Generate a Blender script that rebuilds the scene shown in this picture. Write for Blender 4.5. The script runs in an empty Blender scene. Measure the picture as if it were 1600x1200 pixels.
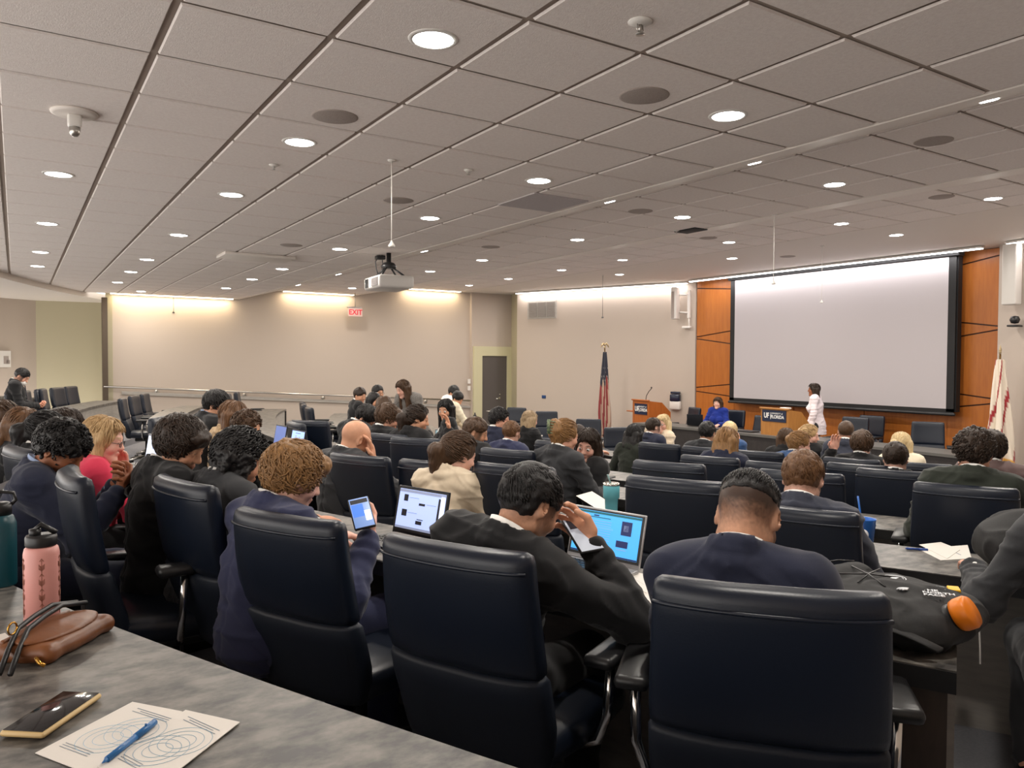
import bpy, math, random
import numpy as np
from mathutils import Matrix, Vector
random.seed(7); RNG=np.random.RandomState(11)
PI=math.pi
SC=bpy.context.scene; COL=SC.collection
CZ=2.0            # camera height above the front floor
# ---- camera solve (vanishing points of the ceiling grid) ----
FPX=1200.
_vA=np.array([25-800,600-563,-FPX]); _vB=np.array([2650-800,600-575,-FPX])
_vA=_vA/np.linalg.norm(_vA); _vB=_vB-_vA*_vB.dot(_vA); _vB/=np.linalg.norm(_vB); _vZ=np.cross(_vB,_vA)
RM=np.array([_vB,_vA,_vZ])
def ray(u,v): return RM@np.array([u-800.,600.-v,-FPX])
def onz(u,v,z):                       # point of the photo on the level z (world)
    d=ray(u,v); t=(z-CZ)/d[2]; return np.array([d[0]*t,d[1]*t,z])
def atd(u,v,dep):
    d=ray(u,v)*dep/FPX; return np.array([d[0],d[1],d[2]+CZ])
CX,CY=17.6,9.0                        # centre of the seating arcs
def onR(u,v,R,far=False):             # point of the photo above the seating arc of radius R
    d=ray(u,v); a=d[0]**2+d[1]**2; b=-2*(d[0]*CX+d[1]*CY); c=CX*CX+CY*CY-R*R
    q=b*b-4*a*c
    t=(-b-math.sqrt(max(q,0)))/(2*a)
    if t<=0 or far: t=(-b+math.sqrt(max(q,0)))/(2*a)
    return np.array([d[0]*t,d[1]*t,d[2]*t+CZ])
def polar(R,a): return (CX-R*math.cos(a),CY+R*math.sin(a))
def angY(R,Y): return math.asin((Y-CY)/R)
def inward(x,y): return math.atan2(CY-y,CX-x)    # heading towards the centre

# ---- materials ----
MATS={}
def mat(name,col,rough=.6,metal=0,noise=None,bump=None,emit=None,spec=None,attr=False,trans=0,alpha=1,sheen=0,coat=0,wave=None):
    if name in MATS: return MATS[name]
    m=bpy.data.materials.new(name); m.use_nodes=True; nt=m.node_tree; N=nt.nodes; L=nt.links
    b=N['Principled BSDF']; b.inputs['Base Color'].default_value=(*col,1); b.inputs['Roughness'].default_value=rough
    b.inputs['Metallic'].default_value=metal
    if spec is not None: b.inputs['Specular IOR Level'].default_value=spec
    if trans: b.inputs['Transmission Weight'].default_value=trans
    if sheen: b.inputs['Sheen Weight'].default_value=sheen
    if coat: b.inputs['Coat Weight'].default_value=coat
    tc=N.new('ShaderNodeTexCoord')
    src=None
    if attr:
        a=N.new('ShaderNodeAttribute'); a.attribute_name='Col'; src=a.outputs['Color']; L.new(src,b.inputs['Base Color'])
    if noise:                        # (scale, amount, second colour, stretch)
        sc,amt,c2=noise[:3]; st=noise[3] if len(noise)>3 else (1,1,1)
        mp=N.new('ShaderNodeMapping'); mp.inputs['Scale'].default_value=st; L.new(tc.outputs['Object'],mp.inputs[0])
        n=N.new('ShaderNodeTexNoise'); n.inputs['Scale'].default_value=sc; n.inputs['Detail'].default_value=5; n.inputs['Roughness'].default_value=.6
        L.new(mp.outputs[0],n.inputs['Vector'])
        r=N.new('ShaderNodeValToRGB'); r.color_ramp.elements[0].position=.5-.5*amt; r.color_ramp.elements[1].position=.5+.5*amt
        r.color_ramp.elements[0].color=(*col,1); r.color_ramp.elements[1].color=(*c2,1)
        L.new(n.outputs['Fac'],r.inputs['Fac'])
        if src is not None:
            mx=N.new('ShaderNodeMix'); mx.data_type='RGBA'; mx.blend_type='MULTIPLY'; mx.inputs['Factor'].default_value=1
            L.new(src,mx.inputs[6]); L.new(r.outputs['Color'],mx.inputs[7]); src=mx.outputs[2]
        else: src=r.outputs['Color']
        L.new(src,b.inputs['Base Color'])
    if bump:                         # (scale, strength, distance, stretch)
        mp=N.new('ShaderNodeMapping'); mp.inputs['Scale'].default_value=bump[3] if len(bump)>3 else (1,1,1); L.new(tc.outputs['Object'],mp.inputs[0])
        n=N.new('ShaderNodeTexNoise'); n.inputs['Scale'].default_value=bump[0]; n.inputs['Detail'].default_value=4
        L.new(mp.outputs[0],n.inputs['Vector'])
        u=N.new('ShaderNodeBump'); u.inputs['Strength'].default_value=bump[1]; u.inputs['Distance'].default_value=bump[2]
        L.new(n.outputs['Fac'],u.inputs['Height']); L.new(u.outputs['Normal'],b.inputs['Normal'])
    if emit:
        b.inputs['Emission Color'].default_value=(*emit[0],1); b.inputs['Emission Strength'].default_value=emit[1]
    MATS[name]=m; return m
def lin(r,g,b): 
    f=lambda c: (c/255/12.92 if c/255<=.04045 else ((c/255+.055)/1.055)**2.4)
    return (f(r),f(g),f(b))

# ---- mesh builder ----
class MB:
    def __init__(s): s.v=[]; s.f=[]; s.n=0; s.sm=[]
    def add(s,V,F,smooth=False):
        V=np.asarray(V,float); s.v.append(V); 
        s.f+= [tuple(int(i)+s.n for i in f) for f in F]; s.sm+=[smooth]*len(F); s.n+=len(V); return s
    def box(s,c,d,rot=None,bev=0):
        x,y,z=[k/2 for k in d]
        if bev:
            b=min(bev,x*.95,y*.95,z*.95); V=[];F=[]
            # rounded box from a subdivided cube pushed onto its rounding
            g=[-1,-.999,.999,1]
            idx={}
            def P(a):
                o=[];
                for t,h in zip(a,(x,y,z)): o.append((h if t>0 else -h) if abs(t)==1 else (h-b if t>0 else -(h-b)))
                return o
            for ax in range(3):
                for sg in (-1,1):
                    for i in range(3):
                        for j in range(3):
                            q=[]
                            for (p,r) in ((i,j),(i+1,j),(i+1,j+1),(i,j+1)):
                                a=[0,0,0]; a[ax]=sg; a[(ax+1)%3]=g[p]; a[(ax+2)%3]=g[r]
                                key=tuple(a)
                                if key not in idx:
                                    pt=np.array(P(a)); core=np.clip(pt,[-x+b,-y+b,-z+b],[x-b,y-b,z-b]); dd=pt-core; ln=np.linalg.norm(dd)
                                    idx[key]=len(V); V.append(core+dd/ln*b if ln>1e-9 else pt)
                                q.append(idx[key])
                            F.append(q if sg>0 else q[::-1])
            V=np.array(V); sm=True
        else:
            V=np.array([[a,e,i] for a in(-x,x) for e in(-y,y) for i in(-z,z)]); F=[(0,1,3,2),(4,6,7,5),(0,4,5,1),(2,3,7,6),(0,2,6,4),(1,5,7,3)]; sm=False
        if rot is not None: V=V@np.array(rot).T
        return s.add(V+np.array(c),F,sm)
    def tube(s,pts,rad,n=8,cap=True,smooth=True):
        pts=[np.array(p,float) for p in pts]; rad=rad if hasattr(rad,'__len__') else [rad]*len(pts)
        V=[];F=[]; up=None
        for i,p in enumerate(pts):
            t=(pts[min(i+1,len(pts)-1)]-pts[max(i-1,0)]); t=t/(np.linalg.norm(t)+1e-12)
            if up is None: up=np.array([0,0,1.]) if abs(t[2])<.9 else np.array([1.,0,0])
            a=np.cross(t,up); a/=np.linalg.norm(a)+1e-12; b=np.cross(a,t); up=b
            for k in range(n):
                q=2*PI*k/n; V.append(p+rad[i]*(math.cos(q)*a+math.sin(q)*b))
        for i in range(len(pts)-1):
            for k in range(n):
                F.append((i*n+k,i*n+(k+1)%n,(i+1)*n+(k+1)%n,(i+1)*n+k))
        if cap: F.append(tuple(range(n))[::-1]); F.append(tuple(range((len(pts)-1)*n,len(pts)*n)))
        return s.add(V,[f[::-1] for f in F],smooth)
    def lathe(s,prof,c=(0,0,0),n=24,axis=None,smooth=True):   # prof: (r,z)
        V=[];F=[]
        for r,z in prof:
            for k in range(n): V.append((r*math.cos(2*PI*k/n),r*math.sin(2*PI*k/n),z))
        for i in range(len(prof)-1):
            for k in range(n): F.append((i*n+k,i*n+(k+1)%n,(i+1)*n+(k+1)%n,(i+1)*n+k))
        if prof[0][0]>1e-6: F.append(tuple(range(n))[::-1])
        if prof[-1][0]>1e-6: F.append(tuple(range((len(prof)-1)*n,len(prof)*n)))
        V=np.array(V)
        if axis is not None: V=V@np.array(axis).T
        return s.add(V+np.array(c),F,smooth)
    def prism(s,poly,z0,z1,smooth=False):
        n=len(poly); V=[(x,y,z0) for x,y in poly]+[(x,y,z1) for x,y in poly]
        F=[tuple(range(n))[::-1],tuple(range(n,2*n))]+[(i,(i+1)%n,n+(i+1)%n,n+i) for i in range(n)]
        return s.add(V,F,smooth)
    def sweep(s,secs,smooth=True,closed=True):       # list of equal-length rings
        n=len(secs[0]); V=np.concatenate([np.array(q,float) for q in secs]); F=[]
        for i in range(len(secs)-1):
            for k in range(n): F.append((i*n+k,i*n+(k+1)%n,(i+1)*n+(k+1)%n,(i+1)*n+k))
        if closed: F.append(tuple(range(n))[::-1]); F.append(tuple(range((len(secs)-1)*n,len(secs)*n)))
        return s.add(V,F,smooth)
    def build(s,name,m,parent=None,cols=None,fix=True,flat=False):
        V=np.concatenate(s.v) if s.v else np.zeros((0,3))
        me=bpy.data.meshes.new(name); me.from_pydata(V.tolist(),[],s.f)
        me.polygons.foreach_set('use_smooth',[bool(x) and not flat for x in s.sm])
        if fix:
            import bmesh
            bm=bmesh.new(); bm.from_mesh(me); bmesh.ops.recalc_face_normals(bm,faces=bm.faces); bm.to_mesh(me); bm.free()
        return mkobj(name,me,m,parent,cols)
def mkobj(name,me,m,parent=None,cols=None):
    if cols is not None:
        a=me.color_attributes.new('Col','FLOAT_COLOR','POINT'); c=np.ones((len(me.vertices),4),np.float32); c[:,:3]=cols; a.data.foreach_set('color',c.ravel())
    me.materials.append(m)
    o=bpy.data.objects.new(name,me); COL.objects.link(o)
    if parent is not None: o.parent=parent
    return o
def rawmesh(name,V,Fq,m,parent=None,cols=None,smooth=True):     # numpy quads, fast
    me=bpy.data.meshes.new(name); me.vertices.add(len(V)); me.vertices.foreach_set('co',np.asarray(V,np.float32).ravel())
    Fq=np.asarray(Fq,np.int32); k=Fq.shape[1]; me.loops.add(Fq.size); me.loops.foreach_set('vertex_index',Fq.ravel())
    me.polygons.add(len(Fq)); me.polygons.foreach_set('loop_start',np.arange(0,Fq.size,k,dtype=np.int32)); me.polygons.foreach_set('loop_total',np.full(len(Fq),k,np.int32))
    me.polygons.foreach_set('use_smooth',np.full(len(Fq),smooth)); me.update(calc_edges=True); me.validate()
    return mkobj(name,me,m,parent,cols)
def tag(o,label=None,cat=None,group=None,kind=None):
    if label: o['label']=label
    if cat: o['category']=cat
    if group: o['group']=group
    if kind: o['kind']=kind
    return o
def struct(o): o['kind']='structure'; return o
def empty(name,loc,rz=0,label=None,cat=None,group=None):
    o=bpy.data.objects.new(name,None); o.empty_display_size=.1; COL.objects.link(o); o.location=tuple(float(x) for x in loc); o.rotation_euler=(0,0,rz)
    return tag(o,label,cat,group)
def kids(o): return [c for c in bpy.data.objects if c.parent==o]
_KC={}
def copy_tree(o,parent=None,top=True):
    if o.name not in _KC: _KC[o.name]=kids(o)
    c=o.copy(); COL.objects.link(c)
    if parent is not None: c.parent=parent
    for ch in _KC[o.name]: copy_tree(ch,c,False)
    return c
def text_mesh(txt,size,m,parent,loc,rot,extr=.001,name='lettering',bold=0,align='CENTER',sx=1):
    cu=bpy.data.curves.new('t','FONT'); cu.body=txt; cu.size=size; cu.extrude=extr; cu.offset=bold; cu.align_x=align; cu.align_y='CENTER'
    t=bpy.data.objects.new('t',cu); me=bpy.data.meshes.new_from_object(t); bpy.data.objects.remove(t); bpy.data.curves.remove(cu)
    me.name=name; me.transform(Matrix.Diagonal((sx,1,1,1)))
    o=mkobj(name,me,m,parent); o.matrix_local=Matrix.Translation(Vector(loc))@rot.to_4x4(); return o
def Rz(a): c,s=math.cos(a),math.sin(a); return np.array([[c,-s,0],[s,c,0],[0,0,1.]])
def Rx(a): c,s=math.cos(a),math.sin(a); return np.array([[1.,0,0],[0,c,-s],[0,s,c]])
def Ry(a): c,s=math.cos(a),math.sin(a); return np.array([[c,0,s],[0,1.,0],[-s,0,c]])
H1,H2,H3=CZ+1.386,CZ+1.617,CZ+1.85
HB=CZ+1.29
XE1,XS1,XE2,XS2,XE3=4.2,5.05,6.95,8.2,9.8
YW=17.8; YN=-1.6; XB=-3.0
TR=[19.25,17.7,16.3,14.95,13.6,12.25,10.95]      # near edge of each desk arc
TD=.45
FZ=[.65,.53,.42,.31,.20,.10,.0]                    # floor height of each row
M=dict(
 wall=mat('painted wall',lin(184,171,159),.75,bump=(60,.08,.002)),
 wallw=mat('cream and light-yellowed wall',lin(176,168,142),.75,bump=(60,.08,.002)),  # alcove cream, doubling as the light's yellow cast on the corner segment
 tile=mat('ceiling tile',lin(236,228,222),.95,noise=(55,.5,lin(224,214,208)),bump=(160,.5,.003)),
 tbar=mat('ceiling grid bar',lin(165,150,138),.7),
 gyp=mat('white gypsum',lin(222,214,206),.7,bump=(30,.05,.002)),
 carpet=mat('dark carpet',(.20,.20,.22),.95,noise=(90,.6,(.27,.27,.29)),bump=(400,.6,.004)),
 lam=mat('grey laminate desktop',lin(58,56,54),.42,noise=(13,.26,lin(122,117,110),(1,1.5,1)),bump=(40,.05,.001)),
 edge=mat('dark desk edge',(.012,.012,.013),.4),
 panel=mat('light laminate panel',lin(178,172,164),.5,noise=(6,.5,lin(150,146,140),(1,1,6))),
 dpanel=mat('dark laminate panel',lin(52,47,45),.5,noise=(14,.5,lin(38,34,33),(6,1,.6))),
 brown=mat('brown laminate end panel',lin(74,62,54),.55,noise=(30,.4,lin(56,47,41),(1,1,.3))),
 wood=mat('orange veneer wood',lin(188,114,48),.34,noise=(3.5,.7,lin(160,90,36),(6,6,.7)),spec=.4),
 woodd=mat('dark wood joint',lin(70,36,16),.5),
 black=mat('matte black',(.006,.006,.007),.7),
 plastic=mat('black plastic',(.012,.012,.013),.38),
 white=mat('white plastic',lin(222,218,212),.4),
 screen=mat('projection screen fabric',lin(184,178,181),.85),
 metal=mat('brushed metal',(.5,.48,.45),.32,1),
 chrome=mat('chrome',(.75,.74,.72),.12,1),
 grey=mat('grey speaker grille',lin(178,166,158),.8,noise=(400,.3,lin(140,130,124))),
 dl=mat('downlight lens',(1,1,1),.5,emit=((1,.98,.94),26)),
 strip=mat('light strip diffuser',(1,1,1),.5,emit=((1,.97,.97),9)),
 warm=mat('warm cove lens',(1,1,1),.5,emit=((1,.86,.62),8)),
 doorf=mat('cream door frame',lin(198,192,158),.5),
 door=mat('dark grey door',lin(84,78,75),.5),
)
def arcX(R,Y): return CX-math.sqrt(max(R*R-(Y-CY)**2,0))
# ---- floor: stepped arcs ----
Ys=np.linspace(YN,YW,60)
def slab(R0,R1,z,name):
    b=MB(); A=[(arcX(R0,y) if R0 else XB,y) for y in Ys]; Bp=[(arcX(R1,y) if R1 else 13.3,y) for y in Ys]
    n=len(Ys); V=[(x,y,z) for x,y in A]+[(x,y,z) for x,y in Bp]+[(x,y,-.1) for x,y in Bp]
    F=[(i,n+i,n+i+1,i+1) for i in range(n-1)]+[(n+i,2*n+i,2*n+i+1,n+i+1) for i in range(n-1)]
    b.add(V,F); return struct(b.build(name,M['carpet'],fix=False))
slab(None,TR[0]-TD+.02,FZ[0],'floor')
for k in range(1,6): slab(TR[k-1]-TD+.02,TR[k]-TD+.02,FZ[k],'floor')
slab(TR[5]-TD+.02,None,0,'floor')
# ---- ceiling ----
def tilezone(x0,x1,z,xa,name):
    P=.61; t=.024/2+.003; tb=MB(); xs=[]; V=[];F=[]
    k=math.floor((x0-xa)/P); cols=[]
    while xa+k*P<x1-.02:
        a=max(xa+k*P,x0); b_=min(xa+(k+1)*P,x1)
        if b_-a>.05: cols.append((a+t,b_-t))
        k+=1
    y=3.23-8*P
    rows=[]
    while y<YW-.02:
        a=max(y,YN); b_=min(y+P,YW)
        if b_-a>.05: rows.append((a+t,b_-t))
        y+=P
    for a,b_ in cols:
        for c,d in rows:
            if x0<0 and (c+d)/2>0:
                X=(a+b_)/2
                if X<arcX(18.75,(c+d)/2)-.2: continue
            n=len(V); e=.006
            V+=[(a,c,z+.010),(b_,c,z+.010),(b_,d,z+.010),(a,d,z+.010),(a+e,c+e,z),(b_-e,c+e,z),(b_-e,d-e,z),(a+e,d-e,z)]
            F+=[(n+4,n+7,n+6,n+5)]+[(n+i,n+4+i,n+4+(i+1)%4,n+(i+1)%4) for i in range(4)]
    tb.add(V,F); o=struct(tb.build(name,M['tile'],fix=False))
    g=MB(); g.box(((x0+x1)/2,(YN+YW)/2,z+.020),(x1-x0,YW-YN,.012))
    go=g.build('grid_bars',M['tbar'],o); return o
tilezone(XB,XE1,H1,XE1,'ceiling'); tilezone(XS1,XE2,H2,XE2,'ceiling'); tilezone(XS2,XE3,H3,XE3,'ceiling')
def beam(xa,za,xb,zb,name):
    b=MB(); V=[(xa,YN,za),(xb,YN,zb),(xb,YW,zb),(xa,YW,za),(xa,YN,za+.3),(xb,YN,zb+.3),(xb,YW,zb+.3),(xa,YW,za+.3)]
    b.add(V,[(0,3,2,1),(4,5,6,7),(0,1,5,4),(1,2,6,5),(2,3,7,6),(3,0,4,7)]); return struct(b.build(name,M['gyp']))
beam(XE1,H1-.004,XS1,H2-.004,'trim_1'); beam(XE2,H2-.004,XS2,H3-.004,'trim_2')
b=MB(); b.box(((XE3+13.4)/2,(YN+YW)/2,H3+.05),(13.4-XE3,YW-YN,.1)); struct(b.build('ceiling',M['gyp']))
# curved bulkhead over the back of the room
b=MB(); yy=np.linspace(6,19.9,50); V=[];F=[]
for y in yy: 
    x=arcX(18.6,y); V+=[(x,y,H1+.03),(x,y,HB),(x-6,y,HB)]
for i in range(len(yy)-1): F+=[(3*i,3*i+1,3*i+4,3*i+3),(3*i+1,3*i+2,3*i+5,3*i+4)]
b.add(V,F); struct(b.build('trim_3',M['gyp'],fix=False))
# ---- walls ----
def wallseg(p,q,z0,z1,m,name,th=.12,out=1):
    p=np.array(p);q=np.array(q);d=(q-p)/np.linalg.norm(q-p);n=np.array([-d[1],d[0]])*out*th
    b=MB(); b.prism([tuple(p),tuple(q),tuple(q+n),tuple(p+n)],z0,z1); return struct(b.build(name,m))
WX0=1.56
wallseg((WX0,YW),(10.17,YW),-.1,H3+.1,M['wall'],'wall_left')
wallseg((10.15,YW-.1),(11.45,YW-.1),-.1,H3+.1,M['wall'],'wall_left_door',out=1)
wallseg((11.40,YW-.1),(11.13,17.0),-.1,H3+.1,M['wallw'],'wall_corner')  # yellow tint of the light falling here is put into the wall colour
FW0,FW1=np.array([11.13,17.0]),np.array([12.90,12.35])
wallseg(FW0,FW1,-.1,H3+.1,M['wall'],'wall_front_left')
wallseg((12.95,12.35),(13.05,5.9),-.1,H3+.1,M['woodd'],'wall_front')
RW0,RW1=np.array([12.76,5.92]),np.array([10.7,YN])
wallseg(RW0,RW1,-.1,H3+.1,M['wall'],'wall_front_right')
wallseg((12.90,12.35),(13.1,12.35),-.1,H3+.1,M['wall'],'trim_4',th=.06)
wallseg((12.76,5.92),(13.1,5.92),-.1,H3+.1,M['wall'],'trim_5',th=.06,out=-1)
wallseg((XB,YN),(10.8,YN),-.1,H3+.1,M['wall'],'wall_right',out=-1)
# back alcove
wallseg((.37,19.5),(1.75,19.35),-.1,H1,M['wallw'],'wall_alcove',out=1)
wallseg((-2.6,17.6),(.37,19.5),-.1,H1,M['wall'],'wall_back',out=1)
wallseg((WX0,17.8),(1.75,19.4),-.1,H1,M['wallw'],'wall_alcove_side',out=-1)
b=MB(); b.box((WX0-.03,YW-.06,(HB)/2+.3),(.10,.14,HB-.6)); struct(b.build('trim_6',mat('bronze post',lin(96,84,72),.4,.6)))
b=MB(); b.box(((WX0+10.15)/2,YW-.012,.05),(8.6,.024,.1)); struct(b.build('baseboard_left',M['dpanel']))
# door in the left corner
def px_on_y(u,v,Y): d=ray(u,v); t=Y/d[1]; return np.array([d[0]*t,Y,d[2]*t+CZ])
def px_on_x(u,v,X): d=ray(u,v); t=X/d[0]; return np.array([X,d[1]*t,d[2]*t+CZ])
def px_on_line(u,v,p,q):
    p=np.array(p,float)[:2]; q=np.array(q,float)[:2]; n=np.array([-(q-p)[1],(q-p)[0]]); d=ray(u,v); t=n.dot(p)/n.dot(d[:2]); return np.array([d[0]*t,d[1]*t,d[2]*t+CZ])
yd=YW-.1
f0=px_on_y(739,541,yd); f1=px_on_y(800,541,yd); d0=px_on_y(752,556,yd); d1=px_on_y(791,556,yd)
b=MB(); b.box(((f0[0]+d0[0])/2,yd-.03,f0[2]/2),(d0[0]-f0[0],.06,f0[2])); b.box(((f1[0]+d1[0])/2,yd-.03,f0[2]/2),(f1[0]-d1[0],.06,f0[2])); b.box(((d0[0]+d1[0])/2,yd-.03,(f0[2]+d0[2])/2),(d1[0]-d0[0],.06,f0[2]-d0[2]))
fr=struct(b.build('door_1',M['doorf']))
b=MB(); b.box(((d0[0]+d1[0])/2,yd-.012,d0[2]/2),(d1[0]-d0[0],.02,d0[2]),); b.build('door_leaf',M['door'],fr)
h=MB(); hp=px_on_y(781,622,yd-.05); h.tube([hp,hp+[-.12,0,-.01]],.012); h.lathe([(0,0),(.03,0),(.03,.03),(0,.03)],hp+[0,.04,0],axis=Rx(PI/2)); h.tube([hp+[0,0,.1],hp+[0,.03,.1]],.02); h.build('door_handle',M['chrome'],fr)
b=MB(); 
for z in (1.5,1.32): b.box((f0[0]-.12,yd-.01,z),(.08,.02,.12))
tag(b.build('light_switch',M['white']),'white wall switches left of the grey corner door','switch')
# left wall rail
b=MB(); r0=px_on_y(162,604,YW-.12); r1=px_on_y(735,626,YW-.12); b.tube([r0+[.0,0,0],r1],.021)
ro=tag(b.build('handrail',M['metal']),'long metal handrail sloping down along the blank left wall','handrail')
for u in (166,246,384,507,598,668,718):
    t=(px_on_y(u,612,YW-.12)[0]-r0[0])/(r1[0]-r0[0]); p=r0+(r1-r0)*t
    q=MB(); q.tube([p,p+[0,.04,-.07],p+[0,.11,-.07]],.011); q.lathe([(0,0),(.045,0),(.045,.015),(0,.02)],p+[0,.115,-.07],axis=Rx(PI/2),n=16); q.build('bracket',M['metal'],ro)
b=MB(); a0=px_on_y(190,611,YW-.02); a1=px_on_y(735,634,YW-.02); n_=(a1-a0)  # thin raised band on the wall, sloping along below the handrail
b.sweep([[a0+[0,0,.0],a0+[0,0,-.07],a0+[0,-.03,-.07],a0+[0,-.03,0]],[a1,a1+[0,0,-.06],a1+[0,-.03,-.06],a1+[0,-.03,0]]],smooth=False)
bb=struct(b.build('wall_band',M['panel']))
# ---- wood front wall with slanted joints, in front of a dark backing ----
def fx(y): return 12.95+(12.35-y)/(12.35-5.9)*.10
def woodpoly(pts,parent):
    V=[];th=.05
    for (y,z) in pts: V.append((fx(y)-.03,y,z))
    for (y,z) in pts: V.append((fx(y)+.02,y,z))
    n=len(pts); b=MB(); b.add(V,[tuple(range(n)),tuple(range(n,2*n))[::-1]]+[(i,(i+1)%n,n+(i+1)%n,n+i) for i in range(n)])
    return b.build('wood_panel',M['wood'],parent)
wf=bpy.data.objects['wall_front']
def W(u,v): p=px_on_line(u,v,(12.95,12.35),(13.05,5.9)); return (p[1],p[2])
def wz(u,v): return W(u,v)[1]
yl,yr=12.33,5.95; g=.012
def column(ya,yb,cuts):     # cuts: list of (z at ya, z at yb) from the top down
    top=(H3,H3)
    for c in cuts+[(-.05,-.05)]:
        woodpoly([(ya,top[0]-g),(yb,top[1]-g),(yb,c[1]+g),(ya,c[0]+g)],wf); top=c
column(yl,W(1150,500)[0]-.0,[(wz(1108,449),wz(1147,452)),(wz(1108,526),wz(1147,516)),(wz(1108,529),wz(1147,538)),(wz(1108,606),wz(1147,600)),(wz(1108,612),wz(1147,620))])
ym=W(1484,600)[0]
column(ym+.02,yr,[(wz(1484,419),wz(1560,398)),(wz(1484,502),wz(1560,511)),(wz(1484,529),wz(1560,514)),(wz(1484,613),wz(1560,625)),(wz(1484,637),wz(1560,629))])
yq=W(1150,500)[0]
for i in range(3):
    a=yq+(ym-yq)*i/3; b_=yq+(ym-yq)*(i+1)/3
    column(a-.01,b_+.01,[(1.9,1.95 if i%2 else 1.9)])
# projection screen
XSn=12.72
c=[px_on_x(1148.5,437,XSn),px_on_x(1481,404,XSn),px_on_x(1480,638,XSn),px_on_x(1147,622,XSn)]
ya,yb=(c[0][1]+c[3][1])/2,(c[1][1]+c[2][1])/2; zt=(c[0][2]+c[1][2])/2; zb=(c[2][2]+c[3][2])/2
print('screen',c)
rs=empty('projection_screen',(XSn,(ya+yb)/2,zb),0,'large white pull-down projection screen with black border on the wooden front wall','projection screen')
w_=ya-yb; h_=zt-zb
b=MB(); b.box((0,0,h_/2),(.006,w_,h_)); b.build('screen_fabric',M['screen'],rs)
b=MB()
for s in (1,-1): b.box((.004,s*(w_/2+.06),h_/2),(.01,.12,h_+.1))
b.box((.004,0,-.035),(.01,w_+.24,.07)); b.build('black_border',M['black'],rs)
b=MB(); b.box((0,0,-.09),(.05,w_+.3,.05),bev=.02); b.build('bottom_bar',M['plastic'],rs)
b=MB(); b.box((.06,0,h_+.05),(.2,w_+.34,.09),bev=.02); b.build('roller_case',M['black'],rs)
for s in (1,-1):
    b=MB(); b.box((.1,s*(w_/2+.11),h_/2),(.12,.05,h_+.1)); b.build('side_edge',M['black'],rs)
# ---- strip lights at the front ----
def striplight(p,q,m,label,w=.07,power=0,col=(1,1,1),tilt=None):
    p=np.array(p);q=np.array(q); L_=np.linalg.norm(q-p); a=math.atan2(q[1]-p[1],q[0]-p[0]); c=(p+q)/2
    r=empty('strip_light',c,a,label,'strip light','linear light slots along the walls')
    b=MB(); b.box((0,0,.02),(L_,w+.03,.03)); b.build('housing',M['white'],r)
    b=MB(); b.box((0,0,0),(L_-.02,w,.018)); b.build('diffuser',m,r)
    if power:
        l=bpy.data.lights.new('strip_lamp','AREA'); l.shape='RECTANGLE'; l.size=L_*.96; l.size_y=w; l.energy=power; l.color=col
        o=bpy.data.objects.new('strip_lamp',l); COL.objects.link(o); o.parent=r; o.location=(0,0,-.015); 
        if tilt: o.rotation_euler=(tilt,0,0)
    return r
# ---- downlights ----
def downlight(x,y,z,label,power,proto=[None]):
    if proto[0] is None:
        r=empty('downlight',(x,y,z),0,label,'ceiling light','round recessed downlights in the ceiling')
        b=MB(); b.lathe([(.088,.012),(.088,-.006),(.106,-.003),(.108,.0),(.108,.012)],n=32); b.build('trim_ring',M['white'],r)
        b=MB(); b.lathe([(0,-.012),(.05,-.010),(.088,-.002),(.088,.006)],n=32); b.build('lens',M['dl'],r)
        l=bpy.data.lights.new('downlight_lamp','AREA'); l.shape='DISK'; l.size=.17; l.color=(1,.93,.84)
        o=bpy.data.objects.new('downlight_lamp',l); COL.objects.link(o); o.parent=r; o.location=(0,0,-.02); proto[0]=r; l.energy=power; return r
    r=copy_tree(proto[0]); r.location=(x,y,z); r['label']=label
    if z>H1+.01:
        for o_ in bpy.data.objects:
            if o_.parent==r and o_.type=='LIGHT':
                if len(proto)<2: l2=o_.data.copy(); l2.energy=power; proto.append(l2)
                o_.data=proto[1]
    return r
DLP=24
rowsname={.28:'beside the left edge of the tiles',1.52:'in the second line from the left',3.36:'in the line over the near seats'}
zone=[(x,y,H1) for x in (.28,1.52,3.36) for y in ((4.84-1.85,4.84,6.67,9.12,11.56,13.3,15.2) if x>1 else (6.67,9.12,11.56,13.3))]+[(2.11,16.9,H1)]
zone+=[(6.21,y,H2) for y in (2.44,4.28,6.16,8.05,10.5,12.32,14.3,16.1)]
zone+=[(9.16,y,H3) for y in (2.4,4.33,6.2,8.1,10.55,12.38,14.35,16.1)]
zone+=[(10.6,y,H3) for y in (3.6,6.3,9.3,12.3)]+[(1.52,1.2,H1),(3.36,1.2,H1)]
nth=['nearest','second','third','fourth','fifth','sixth','seventh','eighth','ninth','tenth']
lines={}
for x,y,z in sorted(zone,key=lambda t:(t[0],t[1])):
    if (x,y) in ((1.52,1.2),(3.36,1.2),(6.21,2.44),(9.16,2.4),(10.6,3.6)): k=-1   # outside the frame, still lights the room
    else: k=lines.get(x,0); lines[x]=k+1
    where={.28:'the leftmost ceiling line',1.52:'the second ceiling line from the left',3.36:'the third ceiling line from the left',2.11:'the far left corner beside the wall',6.21:'the line beyond the first sloped band',9.16:'the line beyond the second sloped band',10.6:'the smooth ceiling before the front wall'}[x]
    lab='round white recessed downlight, '+(nth[k]+' in ' if k>=0 else 'closest to the camera in ')+where
    downlight(x,y,z,lab,DLP*(1.4 if z>H1 else .78))
a=px_on_line(810,457,FW0,FW1); b_=px_on_line(1077,441,FW0,FW1); nrm=np.array([-(FW1-FW0)[1],(FW1-FW0)[0]]); nrm=-nrm/np.linalg.norm(nrm)
if nrm[0]>0: nrm=-nrm
off=np.array([*(nrm*.10),0])
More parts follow.
